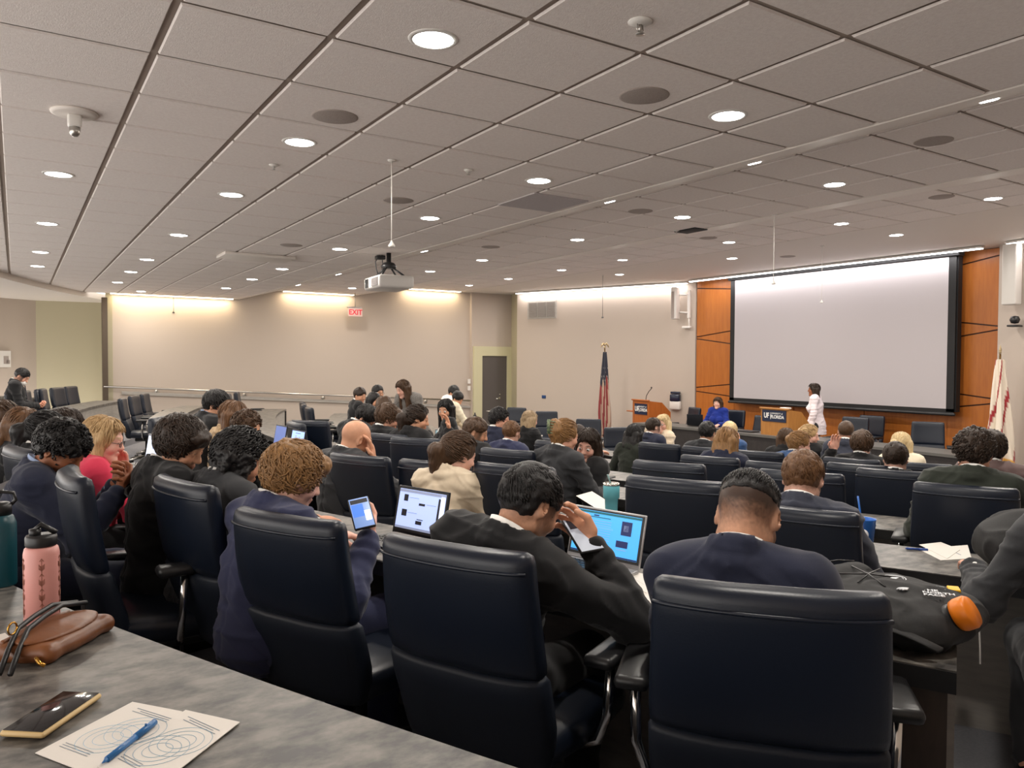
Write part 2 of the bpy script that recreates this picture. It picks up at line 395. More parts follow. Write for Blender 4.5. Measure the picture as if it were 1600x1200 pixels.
def zz(p,z): return np.array([p[0],p[1],z])
striplight(zz(a,H3-.045)+off,zz(b_,H3-.045)+off,M['strip'],'white linear light strip above the wall with the flag',power=30,col=(1,.93,.9))
striplight((12.55,12.2,H3-.045),(12.62,6.1,H3-.045),M['strip'],'white linear light strip above the projection screen',power=46,col=(1,.95,.93))
striplight((12.52,5.7,H3-.045),(10.75,0,H3-.045),M['strip'],'white linear light strip at the right edge, beyond the wood wall',power=22,col=(1,.93,.9))
for (u0,v0,u1,v1,z,n) in ((172,461,365,467,H1,'left'),(443,457,553,462,H2,'middle'),(632,452,720,457,H3,'right')):
    p=px_on_y(u0,v0,YW-.16); q=px_on_y(u1,v1,YW-.16)
    striplight((p[0],YW-.14,z-.012),(q[0],YW-.14,z-.012),M['warm'],n+' of the three warm cove lights washing the blank left wall',w=.1,power=8.5*(q[0]-p[0]),col=(1,.80,.52),tilt=math.radians(0))
# accent spots in the first sloped band
for i,(y) in enumerate((2.3,4.0,5.72,9.7,13.1,15.4)):
    zc=H1+(4.8-XE1)/(XS1-XE1)*(H2-H1)-.006; sl=math.atan2(H2-H1,XS1-XE1)
    b=MB(); b.lathe([(0,-.004),(.04,-.004),(.05,0),(.05,.01)],n=20,axis=Ry(-sl)); o=b.build('accent_light',M['dl']); o.location=(4.8,y,zc)
    tag(o,'tiny accent light set in the first sloped ceiling band, '+nth[i]+' from the camera','accent light','accent lights in the sloped band')
# ceiling speakers
def disc(x,y,z,r,lab,name='ceiling_speaker',cat='speaker',m='grey',g='round speaker grilles in the ceiling'):
    b=MB(); b.lathe([(0,-.006),(r-.012,-.006),(r,-.002),(r,.01)],n=32); o=b.build(name,M[m]); o.location=(x,y,z); tag(o,lab,cat,g); return o
for x,y,z,l in ((1.53,4.23,H1,'beside the second downlight of its line'),(2.75,3.01,H1,'nearest the camera, left of a large downlight'),(2.77,6.1,H1,'left of the hanging white microphone rod'),(2.77,9.15,H1,'above the left wall, before the raised hatch'),
   (5.6,3.06,H2,'right of the first sloped band near the frame edge'),(5.6,6.17,H2,'left of the hole in the tile joint'),(5.6,9.24,H2,'behind the projector, second zone'),(8.6,4.6,H3,'third zone near the right'),(8.6,8.0,H3,'third zone above the screen'),(11.2,8.6,H3,'in the smooth ceiling above the screen')):
    disc(x,y,z,.13,'round grey ceiling speaker grille '+l)
def sprinkler(x,y,z,lab,s=1):
    r=empty('sprinkler',(x,y,z),0,lab,'sprinkler','sprinkler heads on the ceiling')
    b=MB(); b.lathe([(0,0),(.055*s,-.001),(.055*s,-.006),(.03*s,-.014),(0,-.016)],n=20); b.build('escutcheon',M['white'],r)
    b=MB(); b.tube([(0,0,-.01),(0,0,-.05*s)],.008*s); b.tube([(.015*s,0,-.014),(.018*s,0,-.04*s),(0,0,-.055*s)],.003*s); b.tube([(-.015*s,0,-.014),(-.018*s,0,-.04*s),(0,0,-.055*s)],.003*s)
    b.lathe([(0,-.056*s),(.022*s,-.058*s),(.022*s,-.061*s),(0,-.062*s)],n=14); b.build('nozzle',M['metal'],r)
for x,y,z,l,s in ((2.14,2.37,H1,'small sprinkler head at the top of the frame',.9),(1.54,5.49,H1,'small sprinkler head behind the second line downlight',.6),(2.75,4.85,H1,'small sprinkler head between the big tiles',.6),(6.76,6.8,H2,'small sprinkler head in the second tile zone',.6)):
    sprinkler(x,y,z,l,s)
r=empty('ceiling_camera',(.29,4.96,H1),0,'white ceiling camera unit hanging in the upper left tiles','camera')
b=MB(); b.lathe([(0,0),(.12,-.001),(.12,-.012),(.10,-.02),(0,-.022)],n=28); b.build('base_plate',M['gyp'],r)
b=MB(); b.box((0,0,-.05),(.07,.07,.07),bev=.012); b.build('housing',M['white'],r)
b=MB(); b.lathe([(.0,-.075),(.028,-.08),(.028,-.12),(.015,-.135),(0,-.138)],n=20); b.build('lens_barrel',M['metal'],r)
b=MB(); b.box((3.84,5.47,H1-.004),(.56,.56,.012)); tag(b.build('ceiling_vent',mat('grey vent tile',lin(196,188,188),.7,noise=(200,.3,lin(165,158,158)))),'square grey perforated vent tile in the ceiling','ceiling vent')
b=MB(); b.box((2.67,10.35,H1-.02),(.9,.5,.04),bev=.01); tag(b.build('ceiling_hatch',M['gyp']),'raised pale ceiling hatch far above the left seats','ceiling hatch')
b=MB(); b.box((6.9,6.7,H2-.006),(.22,.34,.014),bev=.004); tag(b.build('ceiling_gap',M['black']),'dark broken gap in the ceiling joint of the second tile zone','gap')
# hanging microphones
def mic(u,v0,v1,z,lab,m='white',y=None):
    p=onz(u,v0,z) if y is None else None
    dep=np.linalg.norm((p[0],p[1])); d=ray(u,v1); k=math.hypot(p[0],p[1])/math.hypot(d[0],d[1]); zl=d[2]*k+CZ
    r=empty('hanging_microphone',p,0,lab,'microphone','microphones hanging from the ceiling')
    b=MB(); b.tube([(0,0,0),(0,0,zl-z+.02)],.004,6); b.build('rod',M[m],r)
    b=MB(); b.lathe([(0,zl-z),(.022,zl-z-.002),(.024,zl-z+.010),(.016,zl-z+.022),(.006,zl-z+.04),(0,zl-z+.055)],n=18); b.build('capsule',M['white' if m=='white' else 'plastic'],r)
    b=MB(); b.lathe([(0,0),(.03,-.001),(.025,-.01),(0,-.012)],n=18); b.build('ceiling_cup',M['white'],r)
mic(612,250,386,H1,'long white hanging microphone rod in front of the projector')
mic(1210,335,444,H2,'white hanging microphone rod crossing the screen top')
mic(1285,384,473,H3,'shorter white microphone rod in front of the screen')
mic(942,430,497,H3,'thin dark hanging microphone wire above the flag','plastic')
mic(630,455,503,H3,'thin dark microphone wire before the left wall, by the right cove light','plastic')
mic(271,463,489,H1,'thin dark microphone wire before the left wall under the left cove light','plastic')
# projector
pj=np.array([4.0,9.15,H1]); pr=empty('projector',(4.0,9.1,CZ+1.0),-.08,'white ceiling projector with a black mount over the seats','projector')
b=MB(); b.box((0,0,.0),(.46,.62,.16),bev=.03); b.build('body',mat('projector shell',lin(196,192,188),.45),pr)
b=MB(); b.box((-.232,-.14,0),(.01,.24,.10)); b.build('side_grille',mat('grey grille',lin(110,105,104),.6,noise=(90,.3,lin(80,76,76),(.1,.1,3))),pr)
b=MB()
for i in range(7): b.box((-.16+.04*i*.9,.312,.0),(.012,.012,.11))
for i in range(7): b.box((-.235,.12+.018*i,0),(.012,.008,.11))
b.build('vent_slats',M['plastic'],pr)
b=MB(); b.lathe([(0,.0),(.05,0),(.055,.05),(.04,.07),(0,.06)],(.22,.1,0),axis=Ry(PI/2)); b.build('lens',M['plastic'],pr)
b=MB(); b.lathe([(.0,.19),(.09,.19),(.1,.22),(.07,.26),(.03,.27),(.03,.386),(0,.386)],n=20); 
for a in (.6,2.2,3.9,5.5): b.tube([(.05*math.cos(a),.05*math.sin(a),.2),(.2*math.cos(a),.24*math.sin(a),.09)],.012)
b.build('mount',M['plastic'],pr)
b=MB(); b.tube([(-.05,.22,.38),(-.09,.26,.3),(-.08,.25,.2),(-.05,.22,.08)],.008); b.tube([(-.02,.2,.38),(.02,.3,.28),(.0,.28,.16),(.02,.2,.08)],.006); b.box((-.04,.22,.35),(.12,.1,.05),bev=.01); b.build('cable',M['plastic'],pr)
# exit sign
p=px_on_y(555,488,17.2); ex=empty('exit_sign',p,0,'EXIT sign with red letters hanging before the left wall','exit sign')
b=MB(); b.box((0,0,0),(.34,.05,.2),bev=.008); b.build('panel',mat('exit sign face',lin(222,190,180),.4,emit=((1,.7,.65),.03)),ex)
b=MB(); b.box((-.02,0,.115),(.36,.06,.03),bev=.006); b.tube([(0,0,.12),(0,0,H2-p[2])],.01); b.build('canopy',M['metal'],ex)
text_mesh('EXIT',.17,mat('red letters',lin(200,30,50),.5,emit=((1,.05,.08),.25)),ex,(0,-.028,-.005),Matrix.Rotation(PI/2,4,'X').to_3x3(),bold=.004,sx=.95)
# wall items on the flag wall
def onfw(u,v,o=.0): 
    p=px_on_line(u,v,FW0,FW1); return p+np.array([*(nrm*o),0])
fa=math.atan2(FW1[1]-FW0[1],FW1[0]-FW0[0])
p0=onfw(825,471);p1=onfw(870,497); vc=(p0+p1)/2; vw=np.linalg.norm((p1-p0)[:2]); vh=abs(p1[2]-p0[2])
vr=empty('wall_vent',vc,fa,'grey louvred air vent high on the wall left of the flag','air vent')
b=MB(); b.box((0,-.01,0),(vw,.02,vh)); b.build('frame',M['panel'],vr)
b=MB()
for i in range(3):
    for k in range(12): b.box(((i-1)*vw*.31,-.028,(k-5.5)*vh/14),(vw*.28,.012,vh/28))
b.build('louvres',mat('grey louvre',lin(132,124,118),.6),vr)
b=MB(); p=onfw(850,620,.01); o=b.box((0,0,0),(.12,.02,.08),bev=.006).build('wall_plate',mat('blue plate',lin(20,60,110),.4)); o.location=tuple(p); o.rotation_euler=(0,0,fa); tag(o,'small dark blue outlet plate low on the wall left of the flag','outlet')
# line array speaker
p=onfw(1068,476,.22); sp=empty('wall_speaker',p,fa,'tall white column loudspeaker bracketed high on the wall near the screen','speaker')
b=MB(); b.box((-.1,.0,.02),(.14,.2,.72),bev=.02); b.build('cabinet',M['white'],sp)
b=MB(); b.box((-.12,-.102,-.02),(.07,.008,.6)); b.build('grille',M['grey'],sp)
b=MB(); b.box((.16,.16,.0),(.06,.06,.62)); b.tube([(-.02,.05,.2),(.16,.16,.22)],.02); b.tube([(-.02,.05,-.18),(.16,.16,-.2)],.02); b.tube([(.16,.16,-.3),(.17,.16,-.5)],.02); b.box((.12,.14,-.52),(.2,.1,.05),bev=.01); b.build('bracket',M['white'],sp)
# dispenser
p=onfw(1057,625,.06); dp=empty('wall_dispenser',p,fa,'white and dark blue sanitizer dispenser on the wall beside the wood panels','dispenser')
b=MB(); b.box((0,0,-.12),(.26,.12,.2),bev=.03); b.build('base',M['white'],dp)
b=MB(); b.box((0,-.01,.05),(.24,.12,.17),bev=.03); b.box((0,0,.17),(.22,.08,.05),bev=.01); b.build('cover',mat('navy plastic',lin(16,28,52),.25),dp)
# right wall speaker
q=px_on_line(1597,430,RW0,RW1)+np.array([-.2,.05,0]); 
b=MB(); b.box((0,0,0),(.2,.2,.9),bev=.02); b.box((.12,0,-.2),(.12,.05,.06)); o=b.build('wall_speaker',M['white']); o.location=tuple(q); tag(o,'white column loudspeaker cut by the right edge of the frame','speaker')
q=px_on_line(1599,500,RW0,RW1)+np.array([-.15,.05,0]); b=MB(); b.lathe([(0,-.06),(.05,-.05),(.07,0),(.05,.05),(0,.06)],n=20); b.box((0,0,-.09),(.2,.14,.03),bev=.01); o=b.build('wall_camera',M['plastic']); o.location=tuple(q); tag(o,'black wall camera below the loudspeaker at the right edge','camera')
# framed notice on the back wall
p=px_on_line(4,561,(-2.6,17.6),(.37,19.5)); nr=empty('framed_notice',p+np.array([.03,-.04,0]),math.atan2(1.9,2.97),'small pale framed notice on the back wall above the masked man','picture')
b=MB(); b.box((0,0,0),(.26,.02,.34)); b.build('frame',M['white'],nr); b=MB(); b.box((.03,-.014,-.02),(.1,.005,.16)); b.box((.07,-.014,-.06),(.07,.005,.08)); b.build('print',M['grey'],nr)
# ---- desks ----
def desk(k,a0,a1,lab):
    R1=TR[k]; R0=R1-TD; zt=FZ[k]+.75; n=70
    r=empty('curved_desk',(*polar((R0+R1)/2,(a0+a1)/2),FZ[k]),0,lab,'desk','curved lecture desks'); L=np.array(r.location)
    def ring(Ra,Rb,z0,z1,aa,ab,nn=n,rnd=0):
        A=np.linspace(aa,ab,nn); secs=[]
        for i,a in enumerate(A):
            secs.append([np.array([*polar(Ra,a),z0])-L,np.array([*polar(Rb,a),z0])-L,np.array([*polar(Rb,a),z1])-L,np.array([*polar(Ra,a),z1])-L])
        return MB().sweep(secs,smooth=False)
    ring(R1,R0,zt-.035,zt,a0,a1).build('tabletop',M['lam'],r)
    ring(R1+.004,R1-.0005,zt-.055,zt-.003,a0,a1).build('edge_band',M['edge'],r)
    lo=FZ[min(k+1,6)]
    ring(R0+.05,R0+.02,lo+.02,zt-.036,a0,a1).build('modesty_panel',M['panel'] if k in(1,2,3,4,5) else M['dpanel'],r)
    m=9
    for i in range(m+1):
        a=a0+(a1-a0)*i/m; a+= .004*(1 if i==0 else -1 if i==m else 0)
        x,y=polar((R0+R1)/2-.02,a); b=MB(); b.box((x-L[0],y-L[1],(zt-.036+FZ[k])/2-FZ[k]),(TD*(.94 if i in(0,m) else .7),.04,zt-.036-FZ[k]),rot=Rz(-a)); b.build('support',M['dpanel'],r)
    if k==1:
        ring(R1-.02,R1-.05,FZ[1],zt-.036,a0+.001,a0+.36/R1,6).build('end_panel',M['brown'],r)
    return r
import sys
ye=[-1.2,.93,1.25,1.7,2.2,2.8,3.4]
yf=[15.6,15.7,15.3,15.4,15.1,15.0,14.4]
nm=['nearest grey laminate desk arc with the pink bottle and phone on it','second grey curved desk, carrying the backpack and the two open laptops','third curved desk, with the teal tumbler on it','fourth curved desk, behind the row with the bald man','fifth curved desk, before the blonde woman near the front','sixth curved desk, on the step before the front floor','smallest curved desk, standing on the front floor']
for k in range(7): desk(k,angY(TR[k],ye[k]),angY(TR[k],yf[k]),nm[k])
LEA=mat('dark navy leather',(.0065,.0105,.021),.36,bump=(220,.15,.002),spec=.45)
LEB=mat('dark navy leather panel',(.009,.013,.023),.5,bump=(220,.15,.002),spec=.35)
def make_chair():
    r=empty('office_chair',(0,0,0)); H=.98
    # frame: +y is the way the sitter faces; backrest leans back
    def back(z): return -.245-.20*max(0,(z-.50))-.03*math.sin((z-.45)*5)
    def section(z,w,t,bow=.03,n=26):
        pts=[]; yb=back(z)
        for k in range(n):
            q=2*PI*k/n; c,s=math.cos(q),math.sin(q); e=.45
            x=w/2*math.copysign(abs(c)**e,c); y=t/2*math.copysign(abs(s)**e,s)
            pts.append((x,yb+y+bow*(1-(2*x/w)**2)*-1+bow,z))
        return pts
    zs=[.665,.675,.70,.76,.84,.91,.95,.97,.98]; ws=[.455,.475,.478,.475,.468,.462,.458,.45,.425]; ts=[.05,.075,.085,.088,.088,.085,.084,.07,.03]
    b=MB(); b.sweep([section(z,w,t) for z,w,t in zip(zs,ws,ts)]); b.build('backrest',LEA,r)
    b=MB(); zt=.935; b.tube([(x,back(zt)-.041+.03*(2*x/.46)**2+.012*abs(2*x/.46)**10,zt) for x in np.linspace(-.226,.226,25)],.0045,8); b.build('piping',LEA,r)
    zs=[.40,.41,.45,.52,.60,.655,.668]; ws=[.40,.43,.455,.475,.482,.482,.47]; ts=[.05,.08,.095,.10,.10,.095,.07]
    b=MB(); b.sweep([section(z,w,t) for z,w,t in zip(zs,ws,ts)]); b.build('lower_back',LEB,r)
    b=MB(); secs=[]
    for y,w,z,t in ((-.22,.42,.455,.07),(-.2,.46,.45,.10),(-.05,.49,.445,.105),(.1,.50,.45,.11),(.2,.49,.45,.10),(.25,.46,.44,.08),(.27,.40,.43,.04)):
        ring=[]
        for k in range(20):
            q=2*PI*k/20; c,s=math.cos(q),math.sin(q); ring.append((w/2*math.copysign(abs(c)**.45,c),y,z+t/2*math.copysign(abs(s)**.5,s)))
        secs.append(ring)
    b.sweep(secs); b.build('seat',LEA,r)
    for s in (1,-1):
        b=MB(); b.box((s*.30,.02,.665),(.085,.27,.035),bev=.015); a=b.build('armrest',M['plastic'],r)
        b=MB(); b.tube([(s*.30,-.02,.65),(s*.295,-.03,.5),(s*.27,-.03,.43),(s*.2,-.02,.395)],[.014,.014,.014,.014],8); b.build('arm_post',M['chrome'],a)
    b=MB(); b.box((0,0,.375),(.26,.3,.05),bev=.015); b.lathe([(0,.10),(.03,.10),(.03,.22),(.022,.225),(.022,.37),(0,.37)],n=14); b.build('gas_lift',M['plastic'],r)
    b=MB()
    for i in range(5):
        a=2*PI*i/5+.3; b.tube([(0,0,.115),(.15*math.cos(a),.15*math.sin(a),.10),(.30*math.cos(a),.30*math.sin(a),.075)],[.028,.022,.015],6)
    b.build('star_base',M['metal'],r)
    for i in range(5):
        a=2*PI*i/5+.3; c_=np.array([.3*math.cos(a),.3*math.sin(a),.03]); b=MB(); b.lathe([(0,-.022),(.026,-.022),(.03,-.012),(.03,.012),(.026,.022),(0,.022)],c_,n=12,axis=Rz(a)@Ry(PI/2)@np.eye(3)); b.build('caster',M['plastic'],r)
    return r
CH0=make_chair(); CH_USED=[False]
def chair(x,y,z,yaw,lab,s=1.0,hz=None):
    c=CH0 if not CH_USED[0] else copy_tree(CH0)
    if not CH_USED[0]: CH_USED[0]=True
    c.location=(float(x),float(y),float(z)); c.rotation_euler=(0,0,yaw-PI/2); c.scale=(1,1,hz or 1)
    tag(c,lab,'chair','navy leather office chairs'); return c
def chair_px(u,vtop,row,dR,dyaw,lab,dep=None,far=False):
    """back top centre of the chair seen at (u,vtop); row floor; radius TR[row]+dR"""
    q=atd(u,vtop,dep) if dep else onR(u,vtop,TR[row]+dR,far)
    yaw=inward(q[0],q[1])+math.radians(dyaw); fz=FZ[row]; h=min(max((q[2]-fz)/.975,.88),1.12)
    return chair(q[0]+math.cos(yaw)*.345,q[1]+math.sin(yaw)*.345,fz,yaw,lab,hz=h)
chairs=[ # u, v top, row, dR, yaw offset, label
 (1200,920,1,.50,15,'high-backed navy chair nearest the camera, behind the man with the faded haircut'),
 (704,852,1,.50,2,'navy chair turned aside behind the man in the black suit, chrome armrest post showing'),
 (442,806,1,.48,4,'navy chair behind the brown-haired boy in the indigo suit'),
 (282,752,1,.42,-6,'navy chair behind the man in profile in a black suit'),
 (112,738,1,.66,-16,'navy chair seen nearly edge-on behind the pink water bottle'),
 (28,700,1,.42,0,'navy chair at the left edge behind the dark-haired heads'),
 (8,760,1,.62,-22,'tilted dark chair low at the left edge above the teal bottle'),
 (1054,750,2,.28,3,'wide empty navy chair right of the teal tumbler'),
 (1243,795,2,.40,-2,'navy chair behind the man in the grey-navy suit, beside the backpack'),
 (676,722,2,.25,12,'navy chair behind the woman in beige with the ponytail'),
 (800,728,2,.18,8,'empty navy chair just behind the head of the man in the black suit'),
 (558,712,2,.3,6,'navy chair behind the bald man'),
 (250,633,2,.35,-38,'navy chair turned toward us in front of the long grey desk panel'),
 (346,705,2,.35,-20,'navy chair partly hidden behind the man in profile'),
 (1508,752,3,.45,-1,'navy chair at the right behind the curly-haired man'),
 (1043,709,3,.35,3,'navy chair behind the long-haired woman in row four'),
 (868,675,4,.30,6,'navy chair behind the woman with long blonde hair'),
 (1395,733,4,.40,-1,'navy chair behind the man with the short brown crop'),
 (790,703,3,.3,6,'navy chair behind the red straw cup'),
 (1108,690,4,.40,3,'navy chair behind the woman with the blonde bob'),
 (1215,702,4,.45,4,'navy chair between the blonde bob woman and the man with auburn hair'),
 (660,700,3,.3,15,'navy chair below the table with the papers at the centre left'),
 (648,650,3,.35,20,'navy chair beside the woman in the black cardigan'),
 (600,677,3,.32,14,'navy chair behind the man with wavy hair'),
 (1029,672,5,.30,3,'navy chair behind the man in blue turned to the blonde woman'),
 (1100,684,5,.30,3,'navy chair behind the man with dark cropped hair'),
 (1250,720,3,.30,2,'navy chair hidden behind the auburn-haired man'),
 (1185,682,5,.30,2,'navy chair in front of the right lectern'),
 (1330,692,5,.35,0,'navy chair beside the raised hand'),
 (1345,712,4,.2,0,'navy chair behind the man with the mop of brown hair'),
 (1440,702,5,.35,0,'navy chair right of the cropped brown head'),
 (1500,713,4,.35,0,'navy chair left of the curly-haired man'),
 (1585,730,4,.40,-2,'navy chair cut by the right edge of the frame'),
 (460,630,3,.35,-6,'fourth chair of the empty group by the ramp'),
]
for c_ in chairs: chair_px(*c_[:3],c_[3]+(.10 if c_[2]>=2 and c_[0] not in (1054,1508,676,250,1243) else 0),*c_[4:])
# empty far chairs, by row, along the arc
def farchairs(k,dR,Ys_,where):
    for i,Y in enumerate(Ys_):
        R=TR[k]+dR; x=arcX(R,Y); yaw=inward(x,Y)+math.radians(RNG.uniform(-6,6))
        chair(x,Y,FZ[k],yaw,'empty navy chair, '+nth[i]+' from the wall, '+where,hz=1.03 if k<3 else 1.12)
farchairs(1,.10,[15.7,15.1,14.4,13.7,13.0],'row by the long curved desk')
farchairs(2,.10,[14.6,13.8,12.9],'row behind the smooth black hair')
farchairs(3,.10,[15.2,14.4,13.6,12.8,11.9],'row at the curved desk end')
farchairs(4,.12,[13.2,12.4,11.6],'row of the back group')
chair_px(64,608,1,.15,6,'empty navy chair just right of the masked man',far=True)
chair_px(52,628,1,.6,0,'empty light-catching chair between the masked man and the brown-haired woman',far=True)
chair_px(455,738,2,.2,0,'chair hidden behind the brown-haired boy') if False else None
chair_px(482,648,3,.25,30,'navy chair turned away before the curved table end')
# front floor
for (u,v,d,yaw,l) in ((808,637,17.0,-2.6,'empty dark chair in front of the corner door pilaster'),(854,643,15.9,-2.2,'empty dark chair right of the long blonde hair'),(920,655,13.9,-2.4,'empty dark chair left of the flag pole'),(965,668,12.2,-2.0,'empty dark chair beside the papers below the left lectern'),
  (1087,637,16.0,PI-.3,'empty black chair left of the person in the blue polo'),(1150,641,15.5,PI+.1,'black chair behind the person in the blue polo'),(1338,652,13.1,PI+.1,'shiny black chair behind the front table, left of two'),(1364,648,13.5,PI,'black chair standing behind another at the front table'),(1450,658,12.1,PI+.5,'tilted navy chair in front of the wood wall at the right'),(1196,650,14.9,PI,'black chair half hidden by the right lectern')):
    p=atd(u,v,d); chair(p[0]+math.cos(yaw)*.345,p[1]+math.sin(yaw)*.345,0,yaw,l,hz=min(max(p[2]/.975,.9),1.12))
# ---------- small distance-field modeller ----------
def vnoise(P,seed=0):
    P=np.asarray(P,np.float64); I=np.floor(P).astype(np.int64); f=P-I; f=f*f*(3-2*f)
    def h(ix,iy,iz):
        n=(ix*73856093)^(iy*19349663)^(iz*83492791)^(seed*2654435761&0xffffffff); n=(n^(n>>13))*1274126177; n=n&0x7fffffff; n=(n^(n>>16)); return (n&0xffff)/65535.
    x,y,z=I[...,0],I[...,1],I[...,2]; r=0
    for a in(0,1):
        for b in(0,1):
            for c in(0,1):
                w=(f[...,0] if a else 1-f[...,0])*(f[...,1] if b else 1-f[...,1])*(f[...,2] if c else 1-f[...,2]); r=r+w*h(x+a,y+b,z+c)
    return r*2-1
class Fld:
    def __init__(s,lo,hi,h):
        s.h=h; s.lo=np.array(lo,float)-2*h; n=np.ceil((np.array(hi)-s.lo)/h).astype(int)+3; s.n=n
        s.ax=[s.lo[i]+h*np.arange(n[i]) for i in range(3)]; s.a=np.full(tuple(n),9.,np.float32)
    def _sub(s,lo,hi,pad):
        sl=[]
        for i in range(3):
            a=int(math.floor((lo[i]-pad-s.lo[i])/s.h)); b=int(math.ceil((hi[i]+pad-s.lo[i])/s.h))+1
            a=max(a,0); b=min(b,s.n[i])
            if b<=a: return None
            sl.append(slice(a,b))
        g=[s.ax[0][sl[0]][:,None,None],s.ax[1][sl[1]][None,:,None],s.ax[2][sl[2]][None,None,:]]
        return tuple(sl),g
    def _op(s,sl,d,k,op):
        A=s.a[sl]
        if op=='sub': d=-d; h=np.clip(.5-.5*(A-d)/max(k,1e-6),0,1) if k else (A<d)*1.; s.a[sl]=(A*(1-h)+d*h+ (k*h*(1-h) if k else 0)); return
        if k: h=np.clip(.5+.5*(A-d)/k,0,1); s.a[sl]=A*(1-h)+d*h-k*h*(1-h)
        else: s.a[sl]=np.minimum(A,d)
    def cap(s,a,b,ra,rb=None,k=.0,op='add',flat=None):
        rb=ra if rb is None else rb; a=np.array(a,float);b=np.array(b,float); r=max(ra,rb); q=s._sub(np.minimum(a,b)-r,np.maximum(a,b)+r,k+2*s.h)
        if q is None: return s
        sl,(X,Y,Z)=q; ab=b-a; L=ab.dot(ab)+1e-9
        t=np.clip(((X-a[0])*ab[0]+(Y-a[1])*ab[1]+(Z-a[2])*ab[2])/L,0,1)
        d=np.sqrt((X-a[0]-t*ab[0])**2+(Y-a[1]-t*ab[1])**2+(Z-a[2]-t*ab[2])**2)-(ra+(rb-ra)*t)
        s._op(sl,d.astype(np.float32),k,op); return s
    def ell(s,c,r,k=.0,op='add',R=None):
        c=np.array(c,float); r=np.array(r,float); m=np.full(3,r.max()) if R is not None else r
        q=s._sub(c-m,c+m,k+2*s.h)
        if q is None: return s
        sl,(X,Y,Z)=q; x,y,z=X-c[0],Y-c[1],Z-c[2]
        if R is not None: x,y,z=[R[0][i]*x+R[1][i]*y+R[2][i]*z for i in range(3)]
        k0=np.sqrt((x/r[0])**2+(y/r[1])**2+(z/r[2])**2)+1e-6; k1=np.sqrt((x/r[0]**2)**2+(y/r[1]**2)**2+(z/r[2]**2)**2)+1e-6
        d=k0*(k0-1)/k1; s._op(sl,d.astype(np.float32),k,op); return s
    def plane(s,p,n,keep=True):        # cut away the side n points to
        X,Y,Z=s.ax[0][:,None,None],s.ax[1][None,:,None],s.ax[2][None,None,:]
        d=(X-p[0])*n[0]+(Y-p[1])*n[1]+(Z-p[2])*n[2]; s.a=np.maximum(s.a,d.astype(np.float32)); return s
    def mesh(s):
        A=s.a; A[0]=A[-1]=9; A[:,0]=A[:,-1]=9; A[:,:,0]=A[:,:,-1]=9
        S=A<0; nx,ny,nz=A.shape
        c8=[S[i:nx-1+i,j:ny-1+j,k:nz-1+k] for i in(0,1) for j in(0,1) for k in(0,1)]
        al=c8[0].copy(); an=c8[0].copy()
        for c in c8[1:]: al&=c; an|=c
        mx=an&~al; I,J,K=np.nonzero(mx)
        if len(I)==0: return np.zeros((0,3)),np.zeros((0,4),int)
        idx=np.full(mx.shape,-1,np.int32); idx[I,J,K]=np.arange(len(I))
        cr=[(i,j,k) for i in(0,1) for j in(0,1) for k in(0,1)]; val=[A[I+i,J+j,K+k] for i,j,k in cr]
        P=np.zeros((len(I),3)); C=np.zeros(len(I))
        for e in range(8):
            for f in range(e+1,8):
                dd=[cr[f][q]-cr[e][q] for q in range(3)]
                if sum(abs(q) for q in dd)!=1: continue
                a,b=val[e],val[f]; m=(a<0)!=(b<0); t=np.where(m,a/np.where(m,a-b,1),0)
                for q in range(3): P[:,q]+=np.where(m,cr[e][q]+t*dd[q],0)
                C+=m
        P=P/C[:,None]+np.stack([I,J,K],1); P=P*s.h+s.lo
        Q=[]
        for ax in range(3):
            sh=[slice(None)]*3; a_=[slice(None)]*3; a_[ax]=slice(0,-1); b_=list(sh); b_[ax]=slice(1,None)
            m=S[tuple(a_)]!=S[tuple(b_)]; i=list(np.nonzero(m)); sg=S[tuple(a_)][tuple(i)]
            u,v=[(1,2),(2,0),(0,1)][ax]
            ok=(i[u]>0)&(i[v]>0)&(i[u]<A.shape[u]-1)&(i[v]<A.shape[v]-1); i=[q[ok] for q in i]; sg=sg[ok]
            def g(du,dv): j=[q.copy() for q in i]; j[u]-=du; j[v]-=dv; return idx[tuple(j)]
            q=np.stack([g(1,1),g(0,1),g(0,0),g(1,0)],1); q=np.where(sg[:,None],q,q[:,::-1]); Q.append(q)
        Q=np.concatenate(Q); Q=Q[(Q>=0).all(1)]; return P,Q
def vnorm(V,Q):
    n=np.cross(V[Q[:,2]]-V[Q[:,0]],V[Q[:,3]]-V[Q[:,1]]); N=np.zeros_like(V)
    for c in range(4): np.add.at(N,Q[:,c],n)
    return N/(np.linalg.norm(N,axis=1)[:,None]+1e-12)
def join(parts):
    Vs=[];Qs=[];n=0
    for V,Q in parts: Vs.append(V);Qs.append(Q+n);n+=len(V)
    return np.concatenate(Vs),np.concatenate(Qs)
def nz(v): v=np.array(v,float); return v/(np.linalg.norm(v)+1e-12)
